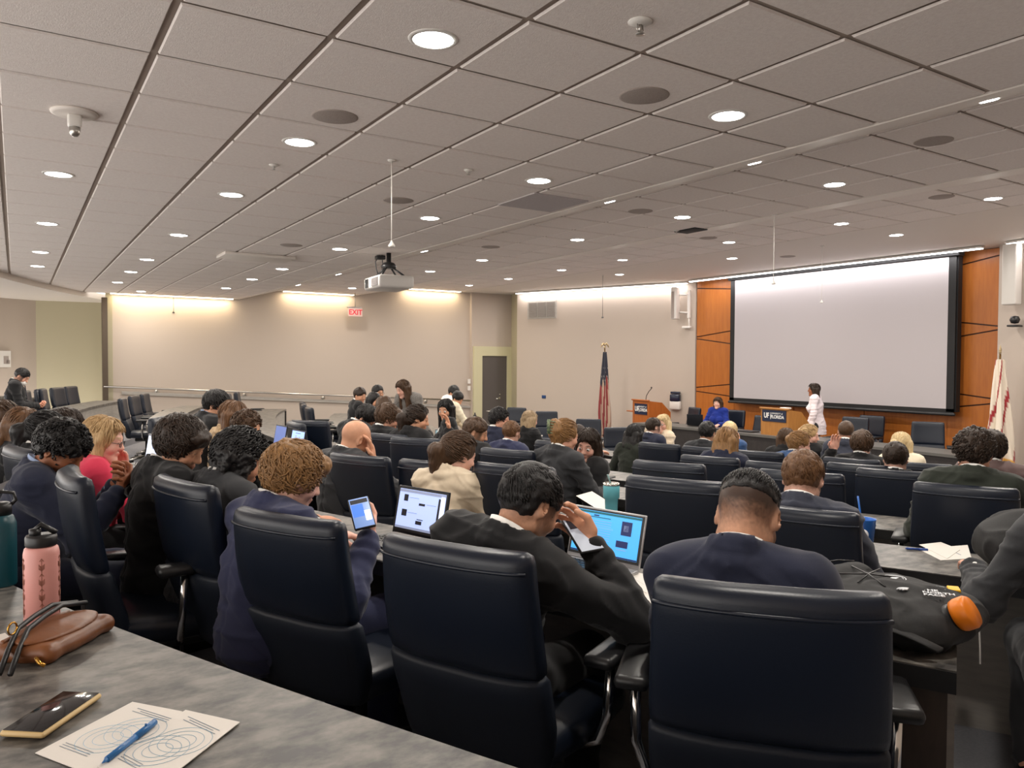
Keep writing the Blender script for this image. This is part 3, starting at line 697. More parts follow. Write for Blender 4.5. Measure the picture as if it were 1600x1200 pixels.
# ---------- materials ----------
SKM=mat('skin',(1,1,1),.5,attr=True,noise=(35,.5,(.88,.86,.86)),bump=(240,.12,.001),spec=.35)
def cloth(name,c,c2=None,sc=500,rough=.85): return mat(name,c,rough,noise=(sc,.7,c2 or tuple(min(1,x*1.35+.002) for x in c)),bump=(700,.25,.001),sheen=.15,spec=.2)
CL=dict(black=cloth('black suit cloth',(.010,.010,.011)),navy=cloth('navy suit cloth',(.016,.019,.038)),indigo=cloth('indigo suit cloth',(.030,.034,.075)),char=cloth('charcoal cloth',(.028,.029,.032)),grey=cloth('grey suit cloth',(.034,.038,.055)),
 white=cloth('white shirt',(.75,.73,.70)),blue=cloth('light blue shirt',(.36,.46,.68)),pink=cloth('coral pink blazer',lin(205,48,78),lin(222,66,92)),beige=cloth('beige satin blouse',lin(216,198,170),lin(228,212,188),40,.5),
 polo=cloth('royal blue polo',lin(22,42,120)),coat=cloth('white lab coat',lin(222,212,216)),dblue=cloth('dusty blue jacket',lin(52,78,118)),stripe=cloth('striped grey sweater',lin(150,145,140),lin(70,68,66),90),cream=cloth('cream top',lin(228,214,190)),olive=cloth('dark olive blazer',(.022,.026,.020)),
 taupe=cloth('taupe jacket',lin(104,86,84)),gold=cloth('gold patterned blouse',lin(120,84,50),lin(215,190,150),60),floral=cloth('pale floral blouse',lin(205,185,175),lin(120,90,90),60))
SHOE=mat('black shoe leather',(.008,.008,.008),.3)
EYEW=mat('eye white',(.8,.78,.75),.2); EYED=mat('dark iris',(.015,.008,.004),.15)
def hairmat(name,c,c2,rough=.42): return mat(name,c,rough,noise=(26,.55,c2,(4,4,.7)),bump=(110,.45,.003,(5,5,.6)),spec=.35)
HM=dict(black=hairmat('black hair',(.006,.005,.005),(.014,.012,.012)),dark=hairmat('dark brown hair',(.014,.008,.005),(.04,.022,.013)),brown=hairmat('brown hair',(.035,.018,.009),(.10,.052,.026)),auburn=hairmat('auburn hair',(.07,.030,.012),(.20,.10,.045)),
 lbrown=hairmat('light brown hair',(.13,.066,.025),(.38,.20,.075)),blonde=hairmat('blonde hair',(.30,.17,.065),(.72,.50,.26)),pale=hairmat('pale blonde hair',(.55,.38,.17),(.9,.74,.45)),ombre=hairmat('streaked blonde hair',(.16,.10,.055),(.62,.46,.28)))
SKC=dict(light=lin(228,172,146),fair=lin(236,186,166),tan=lin(218,164,132),olive=lin(210,154,122),brown=lin(156,100,70),dbrown=lin(96,56,38))
HC={'black':(.012,.010,.010),'dark':(.03,.018,.012),'brown':(.06,.035,.02),'auburn':(.13,.065,.03),'lbrown':(.2,.11,.05),'blonde':(.4,.27,.13),'pale':(.6,.45,.25),'ombre':(.25,.17,.1)}
# ---------- head ----------
def head_field(h,o,R,fem=False,neckto=None,nr=.056):
    """o head centre, R local axes (columns) ; returns field"""
    s=.90 if fem else .94
    L=lambda p: o+R@(np.array(p,float)*s)
    lo=np.minimum(o-.15,(neckto if neckto is not None else o)-.1); hi=np.maximum(o+.15,(neckto if neckto is not None else o)+.1)
    f=Fld(lo,hi,h); E=lambda c,r,k,op='add',RR=None: f.ell(L(c),np.array(r)*s,k,op,R if RR is None else R@RR)
    E((0,-.012,.028),(.076,.096,.088),.0); E((0,.020,-.030),(.060,.070,.086),.03)
    f.cap(L((-.05,-.0,-.062)),L((0,.066,-.102)),.022*s,.020*s,.03); f.cap(L((.05,0,-.062)),L((0,.066,-.102)),.022*s,.020*s,.03)
    E((0,.072,-.104),(.022,.018,.016),.02)
    f.cap(L((-.034,.076,.026)),L((.034,.076,.026)),.012*s,None,.02)
    for x in(-1,1):
        E((x*.032,.094,.004),(.017,.012,.012),.012,'sub'); E((x*.040,.058,-.030),(.026,.026,.026),.02)
        E((x*.032,.080,.004),(.0135,.0125,.0125),.004)
        E((x*.077,-.008,-.004),(.0085,.019,.032),.006,RR=Rz(x*-.45)); E((x*.083,-.004,.0),(.005,.009,.016),.004,'sub',RR=Rz(x*-.45))
    f.cap(L((0,.085,.014)),L((0,.106,-.026)),.0085*s,.0125*s,.012); 
    for x in(-1,1): E((x*.012,.096,-.030),(.008,.010,.008),.006)
    E((0,.088,-.056),(.022,.011,.0062),.007); E((0,.085,-.067),(.018,.011,.0065),.007)
    f.cap(L((-.02,.100,-.0615)),L((.02,.100,-.0615)),.0022,None,.003,'sub')
    if neckto is not None: f.cap(L((0,-.025,-.06)),neckto,nr*s*.95,nr*s*1.12,.03)
    return f,L,s
def head_cols(V,o,R,s,skin,hairc,brow=True,fade=None,stubble=False,lips=1.):
    P=(V-o)@R/s; c=np.tile(np.array(skin),(len(V),1))
    def blend(m,col): 
        m=np.clip(m,0,1)[:,None]; c[:]=c*(1-m)+np.array(col)*m
    x,y,z=P[:,0],P[:,1],P[:,2]
    blend(.35*np.exp(-(((abs(x)-.042)/.02)**2+((z+.025)/.02)**2))*(y>.03),np.array(skin)*(1.1,.7,.65))
    blend(lips*np.exp(-((x/.02)**4+((z+.061)/.0095)**4))*(y>.075),np.array(skin)*(.9,.5,.5))
    if brow: blend(.85*np.exp(-(((abs(x)-.034)/.019)**4+((z-.030-.004*np.cos((abs(x)-.034)*60))/.0052)**4))*(y>.05),hairc)
    blend(.8*np.exp(-(((abs(x)-.032)/.015)**4+((z-.0085)/.0028)**4))*(y>.07),(.02,.012,.01))
    if stubble: blend(.25*(z<-.04)*(y>.0)*np.clip((-.04-z)/.02,0,1),np.array(hairc))
    if fade:      # scalp hair fading into the skin : (lo,hi) heights at the back
        lo,hi=fade; n=vnoise(P*260,3)*.35+vnoise(P*90,5)*.2
        t=np.clip((z-lo)/(hi-lo),0,1); front=np.clip((y-.055)/.015,0,1)*(z<.07); ear=np.exp(-(((y+.005)/.03)**2+((z+.005)/.03)**2))
        blend(np.clip(t*1.0+n*t*(1-t)*2,0,.93)*(1-front)*(1-ear*.9)*(z>-.09),hairc)
    return c
def on_skull(P,s=1.,off=0):       # P local unit directions -> skull surface
    r=np.array([.078+off,.098+off,.092+off]); return P*r+np.array([0,-.012,.028])
def add_locks(n,rng,R,o,s,region,length,thick,flow,lift=.006,segs=6,curl=0.,base=0.016):
    V=[];Q=[];m=0; k=0; tries=0
    while k<n and tries<n*20:
        tries+=1
        d=nz(rng.normal(size=3)); 
        if not region(d): continue
        k+=1; p=d.copy(); pts=[]; ph=rng.uniform(0,6.28); ll=length*rng.uniform(.6,1.2)
        t=flow(d)+rng.normal(size=3)*.14; 
        for i in range(segs+1):
            pts.append(on_skull(p,off=base+lift*math.sin(PI*min(i/segs,1))*rng.uniform(.5,1.3))+curl*np.array([math.sin(ph+i*1.9),math.cos(ph+i*1.7),math.sin(i*2+ph)])*i/segs)
            if p[1]>.42 and p[2]<.48 and abs(p[0])<.75 and i: t=t*0; continue
            t=t-p*t.dot(p); t=nz(t)+ (0 if not curl else rng.normal(size=3)*.5); p=nz(p+t*ll/segs/.09)
            t=flow(p)*.35+t*.65
        pts=np.array(pts); 
        for i,q in enumerate(pts):
            tg=nz(pts[min(i+1,segs)]-pts[max(i-1,0)]); nn=nz(q-np.array([0,-.012,.028])); bb=np.cross(tg,nn)
            w=thick*(math.sin(PI*(i+.6)/(segs+1.2))**.6); 
            for a,c in ((1,0),(0,.55),(-1,0),(0,-.55)): V.append(o+R@((q+bb*w*a+nn*w*c)*s))
        for i in range(segs):
            for j in range(4): Q.append((m+i*4+j,m+i*4+(j+1)%4,m+(i+1)*4+(j+1)%4,m+(i+1)*4+j))
        m+=4*(segs+1)
    return np.array(V),np.array(Q)
def make_hair(style,h,o,R,s,seed,L,lod,body=None):
    rng=np.random.RandomState(seed); f=Fld(o-.30,o+.22,h) if style in('long','longwave','bob','curlylong','pony','clip','bun') else Fld(o-.17,o+.17,h)
    if style in('long','longwave','pony'): f=Fld(o-np.array([.24,.24,.52]),o+np.array([.24,.24,.18]),h)
    E=lambda c,r,k=0.,op='add',RR=None: f.ell(L(c),np.array(r)*s,k,op,R if RR is None else R@RR)
    amp=.004; freq=(45,45,45); lk=None
    down=lambda p: np.array([0,-.12,-1.])
    swirl=lambda p: nz(np.cross(np.array([0,-.35,1.]),p))*.25+nz(p-np.array([0,-.5,.86])*1.0)*1.0
    if style=='fade':
        E((0,-.012,.031),(.0778,.0985,.0965)); f.plane(L((0,0,.028)),-R[:,2]+R[:,1]*-.10); E((0,.10,-.02),(.07,.05,.075),.01,'sub'); amp=.003; freq=(90,90,60)
        lk=(900,lambda d:d[2]>.30 and d[1]<.85,.024,.0015,lambda p: nz(np.array([0,.5,.9])+p*0),.004,.004)
    elif style in('crop','buzz'):
        t=.006 if style=='buzz' else .011
        E((0,-.013,.030),(.077+t,.096+t,.089+t)); E((0,.085,-.035),(.075,.075,.088),.008,'sub'); f.plane(L((0,-.06,-.055)),-R[:,2]-R[:,1]*.25)
        for x in(-1,1): E((x*.085,-.002,-.012),(.03,.026,.042),.006,'sub'); E((x*.08,.05,-.03),(.04,.05,.06),.006,'sub')
        amp=.0015 if style=='buzz' else .004
        if style=='crop': lk=(1000,lambda d:d[2]>-.35 and not(d[1]>.55 and d[2]<.55) and not(abs(d[0])>.8 and d[2]<.0),.024,.0021,swirl,.003,.008)
    elif style in('short','mop','curly','wavy'):
        t={'short':.016,'mop':.022,'curly':.026,'wavy':.022}[style]
        E((0,-.015,.032),(.077+t,.096+t,.090+t)); E((0,.10,-.045),(.068,.075,.095),.012,'sub'); f.plane(L((0,-.06,-.075)),-R[:,2]-R[:,1]*.25)
        for x in(-1,1): E((x*.09,.004,-.03),(.03,.03,.045),.006,'sub'); E((x*.08,.065,-.05),(.05,.05,.075),.006,'sub')
        if style in('mop','wavy'): E((0,.075,.085),(.06,.035,.03),.02); E((.03,.08,.07),(.04,.03,.03),.02)
        amp={'short':.004,'mop':.006,'curly':.011,'wavy':.008}[style]; freq=(38,38,22) if style!='curly' else (48,48,48)
        lk=(900 if style!='curly' else 900,lambda d:d[2]>-.55 and not(d[1]>.5 and d[2]<.35) and not(abs(d[0])>.75 and d[2]<-.1),{'short':.055,'mop':.085,'curly':.030,'wavy':.07}[style],{'short':.0030,'mop':.0034,'curly':.0042,'wavy':.0036}[style],swirl,.007,t-.003)
    elif style in('long','longwave','bob','curlylong','pony','clip','bun'):
        E((0,-.018,.034),(.092,.108,.100)); 
        if style in('long','longwave','bob','curlylong'):
            Ln={'long':.30,'longwave':.28,'bob':.11,'curlylong':.14}[style]; up=np.linalg.inv(R)@np.array([0,0,-1.]) ; 
            dn=lambda p,q: o+R@(np.array(p)*s)+np.array([0,0,-q])
            for x in(-.062,-.03,0,.03,.062):
                f.cap(L((x,-.060,0)),L((x*1.15,-.095,-.02))+np.array([0,0,-Ln]),.045*s,.026*s if style!='bob' else .04*s,.03)
            for x in(-1,1): f.cap(L((x*.070,.0,.02)),L((x*.082,-.01,-.05))+np.array([0,0,-Ln*.75]),.033*s,.024*s,.03)
        if style=='pony':
            f.cap(L((0,-.10,.02)),L((0,-.145,-.02)),.028,.035,.02); f.cap(L((0,-.145,-.02)),L((0,-.12,-.06))+np.array([0,0,-.14]),.045,.03,.02)
            f.cap(L((0,-.06,-.03)),L((0,-.04,-.08)),.05,.035,.03)
        if style=='bun': E((0,-.115,.03),(.042,.036,.042),.01); f.cap(L((0,-.06,-.02)),L((0,-.04,-.055)),.05,.04,.03)
        if style=='clip':
            for i in range(9):
                a=i*.75; f.cap(L((.045*math.cos(a),-.085-.02*math.sin(i),.045+.045*math.sin(a))),L((.03*math.cos(a+1.6),-.125,.045+.05*math.sin(a+1.5))),.030,.022,.012)
            f.cap(L((0,-.06,-.02)),L((0,-.045,-.075)),.055,.04,.03)
        E((0,.108,-.028),(.062,.085,.100),.014,'sub')
        if style in('pony','clip','bun'):
            for x in(-1,1): E((x*.09,.01,-.035),(.03,.04,.045),.008,'sub')
            f.cap(L((-.1,.05,-.09)),L((.1,.05,-.09)),.06,None,.01,'sub')
        if style=='curlylong': amp=.014; freq=(36,36,36)
        elif style in('bob','longwave'): amp=.007; freq=(40,40,12)
        else: amp=.004; freq=(70,70,9)
        lk=({'curlylong':900,'clip':500}.get(style,700),lambda d:not(d[1]>.35 and d[2]<.45) and d[2]>-.6,{'curlylong':.05,'clip':.07,'pony':.08,'bun':.07}.get(style,.10),{'curlylong':.006}.get(style,.0032),(lambda p: nz(np.array([0,-1,.2])-p*.2)) if style in('pony','bun','clip') else down,.008,.016)
    V,Q=f.mesh()
    if not len(V): return V,Q
    N=vnorm(V,Q); P=(V-o)@R; 
    V=V+N*(amp*(vnoise(P*np.array(freq)+seed,seed)+.5*vnoise(P*np.array(freq)*2.3+seed,seed+1)))[:,None]
    if lod<2 and lk:
        n=int(lk[0]*(1.0 if lod==0 else .45)); th=lk[3]*(1 if lod==0 else 1.3)
        lv,lq=add_locks(n,rng,R,o,s,lk[1],lk[2],th,lk[4],lk[5],6 if lod==0 else 4,curl=.012 if 'curly' in style else (.004 if style in('wavy','longwave','mop') else 0),base=lk[6])
        if len(lv): V,Q=join([(V,Q),(lv,lq)])
    return V,Q
# ---------- hand ----------
def hand_field(W,fw,pn,h,side,curl=.5,spread=.12,elbow=None,point=None,s=1.):
    """W wrist, fw direction of the fingers, pn palm normal, side +1 right hand"""
    fw=nz(fw); pn=nz(pn-fw*np.dot(pn,fw)); sd=np.cross(fw,pn)*side   # sd points to the thumb side
    f=Fld(W-.22,W+.22,h); A=lambda a,b,c: W+(fw*a+pn*b+sd*c)*s
    if elbow is not None: f.cap(W+nz(elbow-W)*.11,W,.034*s,.025*s,.02)
    Rm=np.stack([sd,fw,pn],1); f.ell(A(.045,0,0),np.array((.040,.052,.016))*s,.012,R=Rm)
    f.ell(A(.03,.008,.022),np.array((.020,.030,.014))*s,.01,R=Rm)
    for i,(c,l) in enumerate(((.030,.070),(.010,.078),(-.010,.072),(-.029,.056))):
        cu=curl if point is None or i!=point else .05; a=.085 if i<3 else .078; p=A(a-.01,0,c); ang=cu*.6; sp=(c/.03)*spread; dirv=None
        r=[.0095,.0088,.0078,.0068]
        for j,(fr) in enumerate((.45,.31,.24)):
            ang_=cu*(.7+.9*j); dv=fw*math.cos(ang_)+pn*math.sin(ang_)+sd*math.sin(sp)*(1 if j==0 else .4); q=p+nz(dv)*l*fr*s*1.05
            f.cap(p,q,r[j]*s,r[j+1]*s,.003 if j else .006); p=q
    t0=A(.018,.006,.030); t1=A(.046,.014+.012*curl,.056-.008*curl); t2=A(.072,.020+.03*curl,.060-.02*curl); f.cap(t0,t1,.014*s,.0108*s,.008); f.cap(t1,t2,.0105*s,.0085*s,.003)
    return f.mesh()
# ---------- whole figure ----------
def ik(S,W,l1,l2,pole):
    d=W-S; L_=np.linalg.norm(d); 
    if L_>(l1+l2)*.995: W=S+d/L_*(l1+l2)*.995; d=W-S; L_=np.linalg.norm(d)
    a=(l1*l1-l2*l2+L_*L_)/(2*L_); hh=math.sqrt(max(l1*l1-a*a,0)); n=nz(d); p=nz(pole-n*np.dot(pole,n)); return S+n*a+p*hh,W
def rotm(yaw,pitch,roll): return Rz(-yaw)@Rx(-pitch)@Ry(roll)    # +yaw turns to the right, +pitch looks down
D2=math.radians
def person(u,v,row,label,dR=.20,body_yaw=0,head_yaw=0,pitch=15,roll=0,lean=22,side=0,hair='short',hc='brown',skin='light',top='black',shirt='white',legs=None,fem=False,
           arms='table',lod=2,eyes=False,pos=None,stand=False,hands=None,name='person',tie=False,tophead=None,fz=None,width=1.,glasses=False,collar=True,openf=False,seed=None,hscale=1.,cuff=True,vv=None,mask=False,fade=None,hb_=None,nk=.062,far=False):
    seed=seed if seed is not None else int(u*7+v)%9973
    q=pos if pos is not None else onR(u,v,TR[row]+dR,far)      # top of the hair in the world
    fz=FZ[row] if fz is None else fz
    base=inward(q[0],q[1])+D2(body_yaw) if not stand else D2(body_yaw)
    hh={0:.0055,1:.0085,2:.013}[lod]; hb={0:.011,1:.013,2:.019}[lod]
    s=.95 if fem else 1.
    hb_=hb_ if hb_ is not None else -.02+lean*.0022
    # work in the local frame: x right, y forward, z up, origin on the floor below the head
    ztop=q[2]-fz; Rh=rotm(D2(head_yaw),D2(pitch),D2(roll)); 
    topoff=Rh@np.array([0,-.02,.13*s+ (.015 if hair not in('buzz','bald','fade') else 0)]); hc_=np.array([0,0,ztop])-np.array([topoff[0],topoff[1],max(topoff[2],.08)])
    neck_dir=nz(np.array([math.sin(D2(side))*.5,math.sin(D2(lean*.9+pitch*.35)),math.cos(D2(lean*.9+pitch*.35))]))
    nb=hc_+Rh@np.array([0,-.03,-.06])*s-neck_dir*nk*s      # neck base
    hipz=.56 if not stand else .93*s
    if stand: sp=nz(np.array([math.sin(D2(side)),math.sin(D2(lean)),math.cos(D2(lean))])); hip=nb-sp*(nb[2]-hipz)/sp[2]
    else: hip=np.array([nb[0]-math.tan(D2(side))*.5,nb[1]-hb_,hipz]); sp=nz(nb-hip)
    if stand: hipz=hip[2]
    right=nz(np.cross(sp,np.array([0,0,1.])) if False else np.array([1,0,0.])-sp*sp[0]); fwd=np.cross(np.array([0,0,1.]),right) if False else nz(np.cross(sp,right)); fwd=fwd if fwd[1]>0 else -fwd
    w=(.165 if not fem else .145)*width
    shz=nb-sp*.055; SR=shz+right*w; SL=shz-right*w; chest=nb-sp*.19; belly=hip+sp*.14
    TB=np.stack([right,fwd,sp],1)
    l1,l2=.285*s,.255*s
    # arm targets
    zt=.75
    def arm(kind,sd,S):
        if isinstance(kind,(tuple,list)): return np.array([kind[0][0]+hc_[0]*0,kind[0][1]+nb[1],kind[0][2]]),kind[1] if len(kind)>1 else 'flat'
        T={'table':((sd*.16,.33,zt+.05),'flat'),'wide':((sd*.30,.28,zt+.05),'flat'),'type':((sd*.09,.36,zt+.06),'flat'),'lap':((sd*.10,.24,.66),'flat'),'phone':((sd*.05,.30,ztop-.42),'phone'),'phonelow':((sd*.05,.28,.82),'phone'),'face':((sd*.05,hc_[1]+.10,hc_[2]-.17),'up'),'down':((sd*.26,.02,hip[2]-.10),'down'),
           'side':((sd*.30,.15,.70),'flat'),'raise':((sd*.27,nb[1]+.12,ztop-.22),'up'),'temple':((sd*.11,hc_[1]+.03,hc_[2]-.12),'up'),'chest':((sd*.08,nb[1]+.22,nb[2]-.12),'up')}[kind]
        t=np.array(T[0],float); 
        if kind in('table','wide','type','lap','side','phonelow','phone'): t[1]+=nb[1]
        return t,T[1]
    kinds=arms if isinstance(arms,(tuple,list)) and len(arms)==2 and not isinstance(arms[0],(int,float)) else (arms,arms)   # (left, right)
    A={}
    for sd,S,kd in ((-1,SL,kinds[0]),(1,SR,kinds[1])):
        Wt,how=arm(kd,sd,S); pole=np.array(kd[2],float) if isinstance(kd,(tuple,list)) and len(kd)>2 else np.array([sd*.55,-.25,-1.]) ; E,Wt=ik(S,Wt,l1,l2,pole); A[sd]=(S,E,Wt,how)
    # legs
    if stand: K=[(hip+np.array([x*.09,.02,0]),np.array([hip[0]+x*.10,hip[1]+.03,.50]),np.array([hip[0]+x*.11,hip[1]-.0,.09])) for x in(-1,1)]
    else: K=[(hip+np.array([x*.09,.0,0]),np.array([hip[0]+x*.13,hip[1]+.43,.53]),np.array([hip[0]+x*.13,hip[1]+.40,.10])) for x in(-1,1)]
    def torso(f,g,arms_=True,legs_=False,k=.06,cut=0):
        f.ell(chest,np.array((w*.88,.118*s,.17))+g,k,R=TB); f.ell(belly,np.array((w*.80,.112*s,.15))+g,k,R=TB); f.ell(hip+sp*.03,np.array((w*.88,.125,.12))+g,k,R=TB)
        f.cap(SL+right*.03,SR-right*.03,.058*s+g,None,k); f.cap(nb-right*.05-sp*.01,SL+right*.02+sp*.012,.045*s+g,.052*s+g,k); f.cap(nb+right*.05-sp*.01,SR-right*.02+sp*.012,.045*s+g,.052*s+g,k)
        if fem: 
            for x in(-1,1): f.ell(chest+right*x*.07+fwd*.085-sp*.03,np.array((.058,.05,.058))+g,.03,R=TB)
    def armf(f,g,end=0.,k=.03):
        for sd in(-1,1):
            S,E,Wt,_=A[sd]; f.cap(S,E,.050*s+g,.041*s+g,k); f.cap(E,E+(Wt-E)*(1-end),.041*s+g,.028*s+g,k)
    def legf(f,g,end=0.,k=.04):
        for a,b_,c in K: f.cap(a,b_,.085*s+g,.060*s+g,k); f.cap(b_,b_+(c-b_)*(1-end),.058*s+g,.040*s+g,k)
    pts=np.array([hip,nb,SR,SL,A[1][1],A[-1][1],A[1][2],A[-1][2]]+[p for k_ in K for p in k_]); lo=pts.min(0)-.17; hi=pts.max(0)+.17
    root=empty(name,(q[0],q[1],fz),base-PI/2,label,'person')
    # -- body: head and neck fine, trunk coarse, hands fine, one mesh
    fh,L,hs=head_field(hh,hc_,Rh,fem,nb-sp*.05,.054 if not fem else .048); hv,hq=fh.mesh(); hcol=head_cols(hv,hc_,Rh,hs,SKC[skin],HC[hc],stubble=not fem and lod==0,fade=fade if fade else ((-.085,.02) if hair=='fade' else ((-.09,-.02) if hair in('crop','buzz') else None)),lips=1. if fem else .6)
    parts=[(hv,hq)]; cols=[hcol]; sk=np.array(SKC[skin])
    fb=Fld(lo,hi,hb); torso(fb,-.012); armf(fb,-.006,.04); legf(fb,-.012,.02)
    for a,b_,c in K: fb.cap(c+[0,-.03,-.03],c+[0,.12,-.06],.034,.028,.03)
    t=fb.mesh(); parts.append(t); cols.append(np.tile(sk,(len(t[0]),1)))
    for sd in(-1,1):
        S,E,Wt,how=A[sd]; fa=nz(Wt-E)
        if hands and hands.get(sd): fw,pn,cu=hands[sd][:3]; fw=np.array(fw,float);pn=np.array(pn,float)
        elif how=='flat': fw=nz(fa*np.array([.6,1,0])+[0,.3,-.12]); pn=np.array([0,0,-1.]); cu=.35
        elif how=='phone': fw=nz(fa+np.array([-sd*.5,.2,.1])); pn=nz(np.array([-sd*.7,-.3,.6])); cu=.75
        elif how=='up': fw=nz(np.array([-sd*.15,-.05,1.])); pn=nz(np.array([-sd*.6,-.8,0])) ; cu=.35
        else: fw=nz(fa); pn=np.array([-sd,0,0.]); cu=.5
        t=hand_field(Wt,fw,pn,{0:.0042,1:.0055,2:.008}[lod],sd,cu,elbow=E,s=(.95 if fem else 1.05)*(1.0 if lod<2 else 1.08)); parts.append(t); cols.append(np.tile(sk*(1.03,.97,.95),(len(t[0]),1)))
    V,Q=join(parts); rawmesh('body',V,Q,SKM,root,np.concatenate(cols))
    # -- hair
    if hair!='bald':
        hv,hq=make_hair(hair,max(hh*.9,.0055),hc_,Rh,hs*hscale,seed,L,lod)
        if len(hv): rawmesh('hair',hv,hq,HM[hc],root)
    # -- top
    def folds(V,Q,amp):
        N=vnorm(V,Q); d=np.zeros(len(V))
        for sd in(-1,1):
            S,E,Wt,_=A[sd]
            for c,r,fr,st in ((S-fwd*.02-sp*.08-right*sd*.05,.14,95,sp*.8+right*sd*.4),(E,.09,120,nz(Wt-S)),(Wt+(E-Wt)*.25,.07,130,nz(Wt-E))):
                dist=np.linalg.norm(V-c,axis=1); ph=(V-c)@nz(st)*fr+vnoise(V*12+seed,seed)*2.2; d+=np.exp(-(dist/r)**2)*np.sin(ph)*1.0
        ph=(V-belly)@nz(sp+right*.25)*70+vnoise(V*9+seed,seed+2)*3; d+=np.exp(-((V-belly)@sp/.10)**2)*np.sin(ph)*.6
        d+=vnoise(V*16+seed,seed+3)*1.1
        Pl=(V-chest)@TB; rn=1-np.abs(vnoise(Pl*np.array([5,5,17])+seed,seed+4)); d+=(rn**4-.3)*2.2; rn=1-np.abs(vnoise((Pl+np.abs(Pl[:,:1])*np.array([0,0,.8]))*np.array([9,9,24])+seed,seed+6)); d+=(rn**5)*1.3
        if tn in('jacket','blazer','lab_coat'): d-=1.6*(Pl[:,2]<.13)*np.exp(-(Pl[:,0]/.004)**2)*(Pl[:,1]<0)*(np.abs(Pl[:,2])<.4)
        return V+N*(d*amp)[:,None]
    hj={0:.008,1:.0105,2:.016}[lod]; hjv=lo.copy(); hjv[2]=min(hip[2]-.14,A[1][2][2]-.08,A[-1][2][2]-.08)
    topm=CL[top] if isinstance(top,str) else top; tn={'pink':'blazer','beige':'blouse','polo':'polo_shirt','coat':'lab_coat','stripe':'sweater','cream':'sweater','gold':'blouse','floral':'blouse'}.get(top,'jacket')
    f=Fld(hjv,hi,hj); torso(f,.014,k=.05); armf(f,.013,.10 if cuff else .04,.035)
    if stand and tn=='lab_coat': f.cap(hip,hip-np.array([0,0,.22]),.16,.19,.06)
    elif tn in('jacket','blazer','lab_coat'): f.ell(hip-sp*.03,np.array((w*.98,.15,.12)),.04,R=TB)
    for x in(-1,1):     # padded shoulders
        f.ell((SR if x>0 else SL)+sp*.014-right*x*.012,(.055,.062,.040),.03,R=TB)
    if tn in('jacket','blazer','lab_coat','polo_shirt','blouse') and collar:
        ax=nz(sp+neck_dir); pr=None; pf=0
        for a in np.linspace(-2.5,2.5,15):
            d=right*math.sin(a)-fwd*math.cos(a); fr=(1-math.cos(a))*.5; c=nb+fwd*.006-ax*.085*fr*fr+d*(.071*s+.012*fr)
            if pr is not None: 
                for u_,r_ in ((0,.011),(.016,.010),(.032,.009),(.046,.008),(.058,.006)):
                    w_=d*(.010*(1-u_/.072))*(1 if u_<.05 else 0); f.cap(pr+ax*u_*(1-.55*pf)+w_,c+ax*u_*(1-.55*fr)+w_,r_,None,.004 if u_ else .02)
            pr=c; pf=fr
    nk=nb+sp*.035; f.cap(nb-sp*.03+fwd*.006,nk+neck_dir*.10+fwd*.006,.060*s,.066*s,.006,'sub')
    if shirt and tn in('jacket','blazer','lab_coat'): 
        f.cap(nb+fwd*.10+sp*.02,chest+fwd*.16-sp*.07,.050,.006,.006,'sub')
    V,Q=f.mesh(); V=folds(V,Q,{0:.0042,1:.004,2:.004}[lod]); jk=rawmesh(tn,V,Q,topm,root)
    # collar: a standing band around the back of the neck, with lapels
    if collar:
        ax=nz(sp+neck_dir)
        def band(m,nm,r,z0,z1,a1,th,parent,drop=.05):
            b=MB(); secs=[]
            for a in np.linspace(-a1,a1,21):
                d=right*math.sin(a)-fwd*math.cos(a); fr=(1-math.cos(a))*.5; e=1-.75*(abs(a)/a1)**6
                c=nb+fwd*(.006)-ax*drop*fr*fr*1.6; p0=c+d*(r+.014)+ax*z0; p1=c+d*r+ax*(z0+(z1-z0)*e); p2=c+d*(r+.012)+ax*(z0*.6+.4*z1-.004)
                secs.append([p0-d*.006,p0+d*.008,p2+d*(th+.004),p1+d*th*.6,p1-d*th])
            b.sweep(secs); return b.build(nm,m,parent)
    if shirt and tn in('jacket','blazer','lab_coat'):
        fs=Fld(np.minimum(chest,nb)-.2,nb+.16,.010 if lod<2 else .016); fs.ell(chest+fwd*.014,(w*.60,.118*s,.15),.03,R=TB); fs.plane(nb-sp*.02,sp); t=fs.mesh()
        bs=MB(); ax=nz(sp+neck_dir); secs=[]
        for a in np.linspace(-2.9,2.9,21):
            d=right*math.sin(a)-fwd*math.cos(a); fr=(1-math.cos(a))*.5; c=nb+fwd*.005-ax*.028*fr; secs.append([c+d*.062*s-ax*.03,c+d*.066*s-ax*.03,c+d*.0625*s+ax*(.072-.03*fr),c+d*.0585*s+ax*(.072-.03*fr)])
        bs.sweep(secs); bs.build('shirt_collar',CL[shirt],root)
        if cuff: 
            for sd in(-1,1):
                S,E,Wt,_=A[sd]; fc=Fld(Wt-.07,Wt+.07,.0065 if lod<2 else .011); e=E+(Wt-E)*.86; fc.cap(e,E+(Wt-E)*1.0,.036*s,.035*s); fc.plane(Wt+nz(Wt-E)*-.004,nz(Wt-E)); t=join([t,fc.mesh()])
        if len(t[0]): rawmesh('shirt',*t,CL[shirt],root)
    if tie:
        b=MB(); p0=nb+fwd*.075-sp*.0; b.sweep([[p0+right*x*.014+fwd*y*.01 for x,y in((-1,-1),(1,-1),(1,1),(-1,1))],[p0-sp*.05+fwd*.04+right*x*.018+fwd*y*.006 for x,y in((-1,-1),(1,-1),(1,1),(-1,1))],[chest+fwd*.14-sp*.05+right*x*.03+fwd*y*.004 for x,y in((-1,-1),(1,-1),(1,1),(-1,1))]]); b.build('tie',CL['navy'],root)
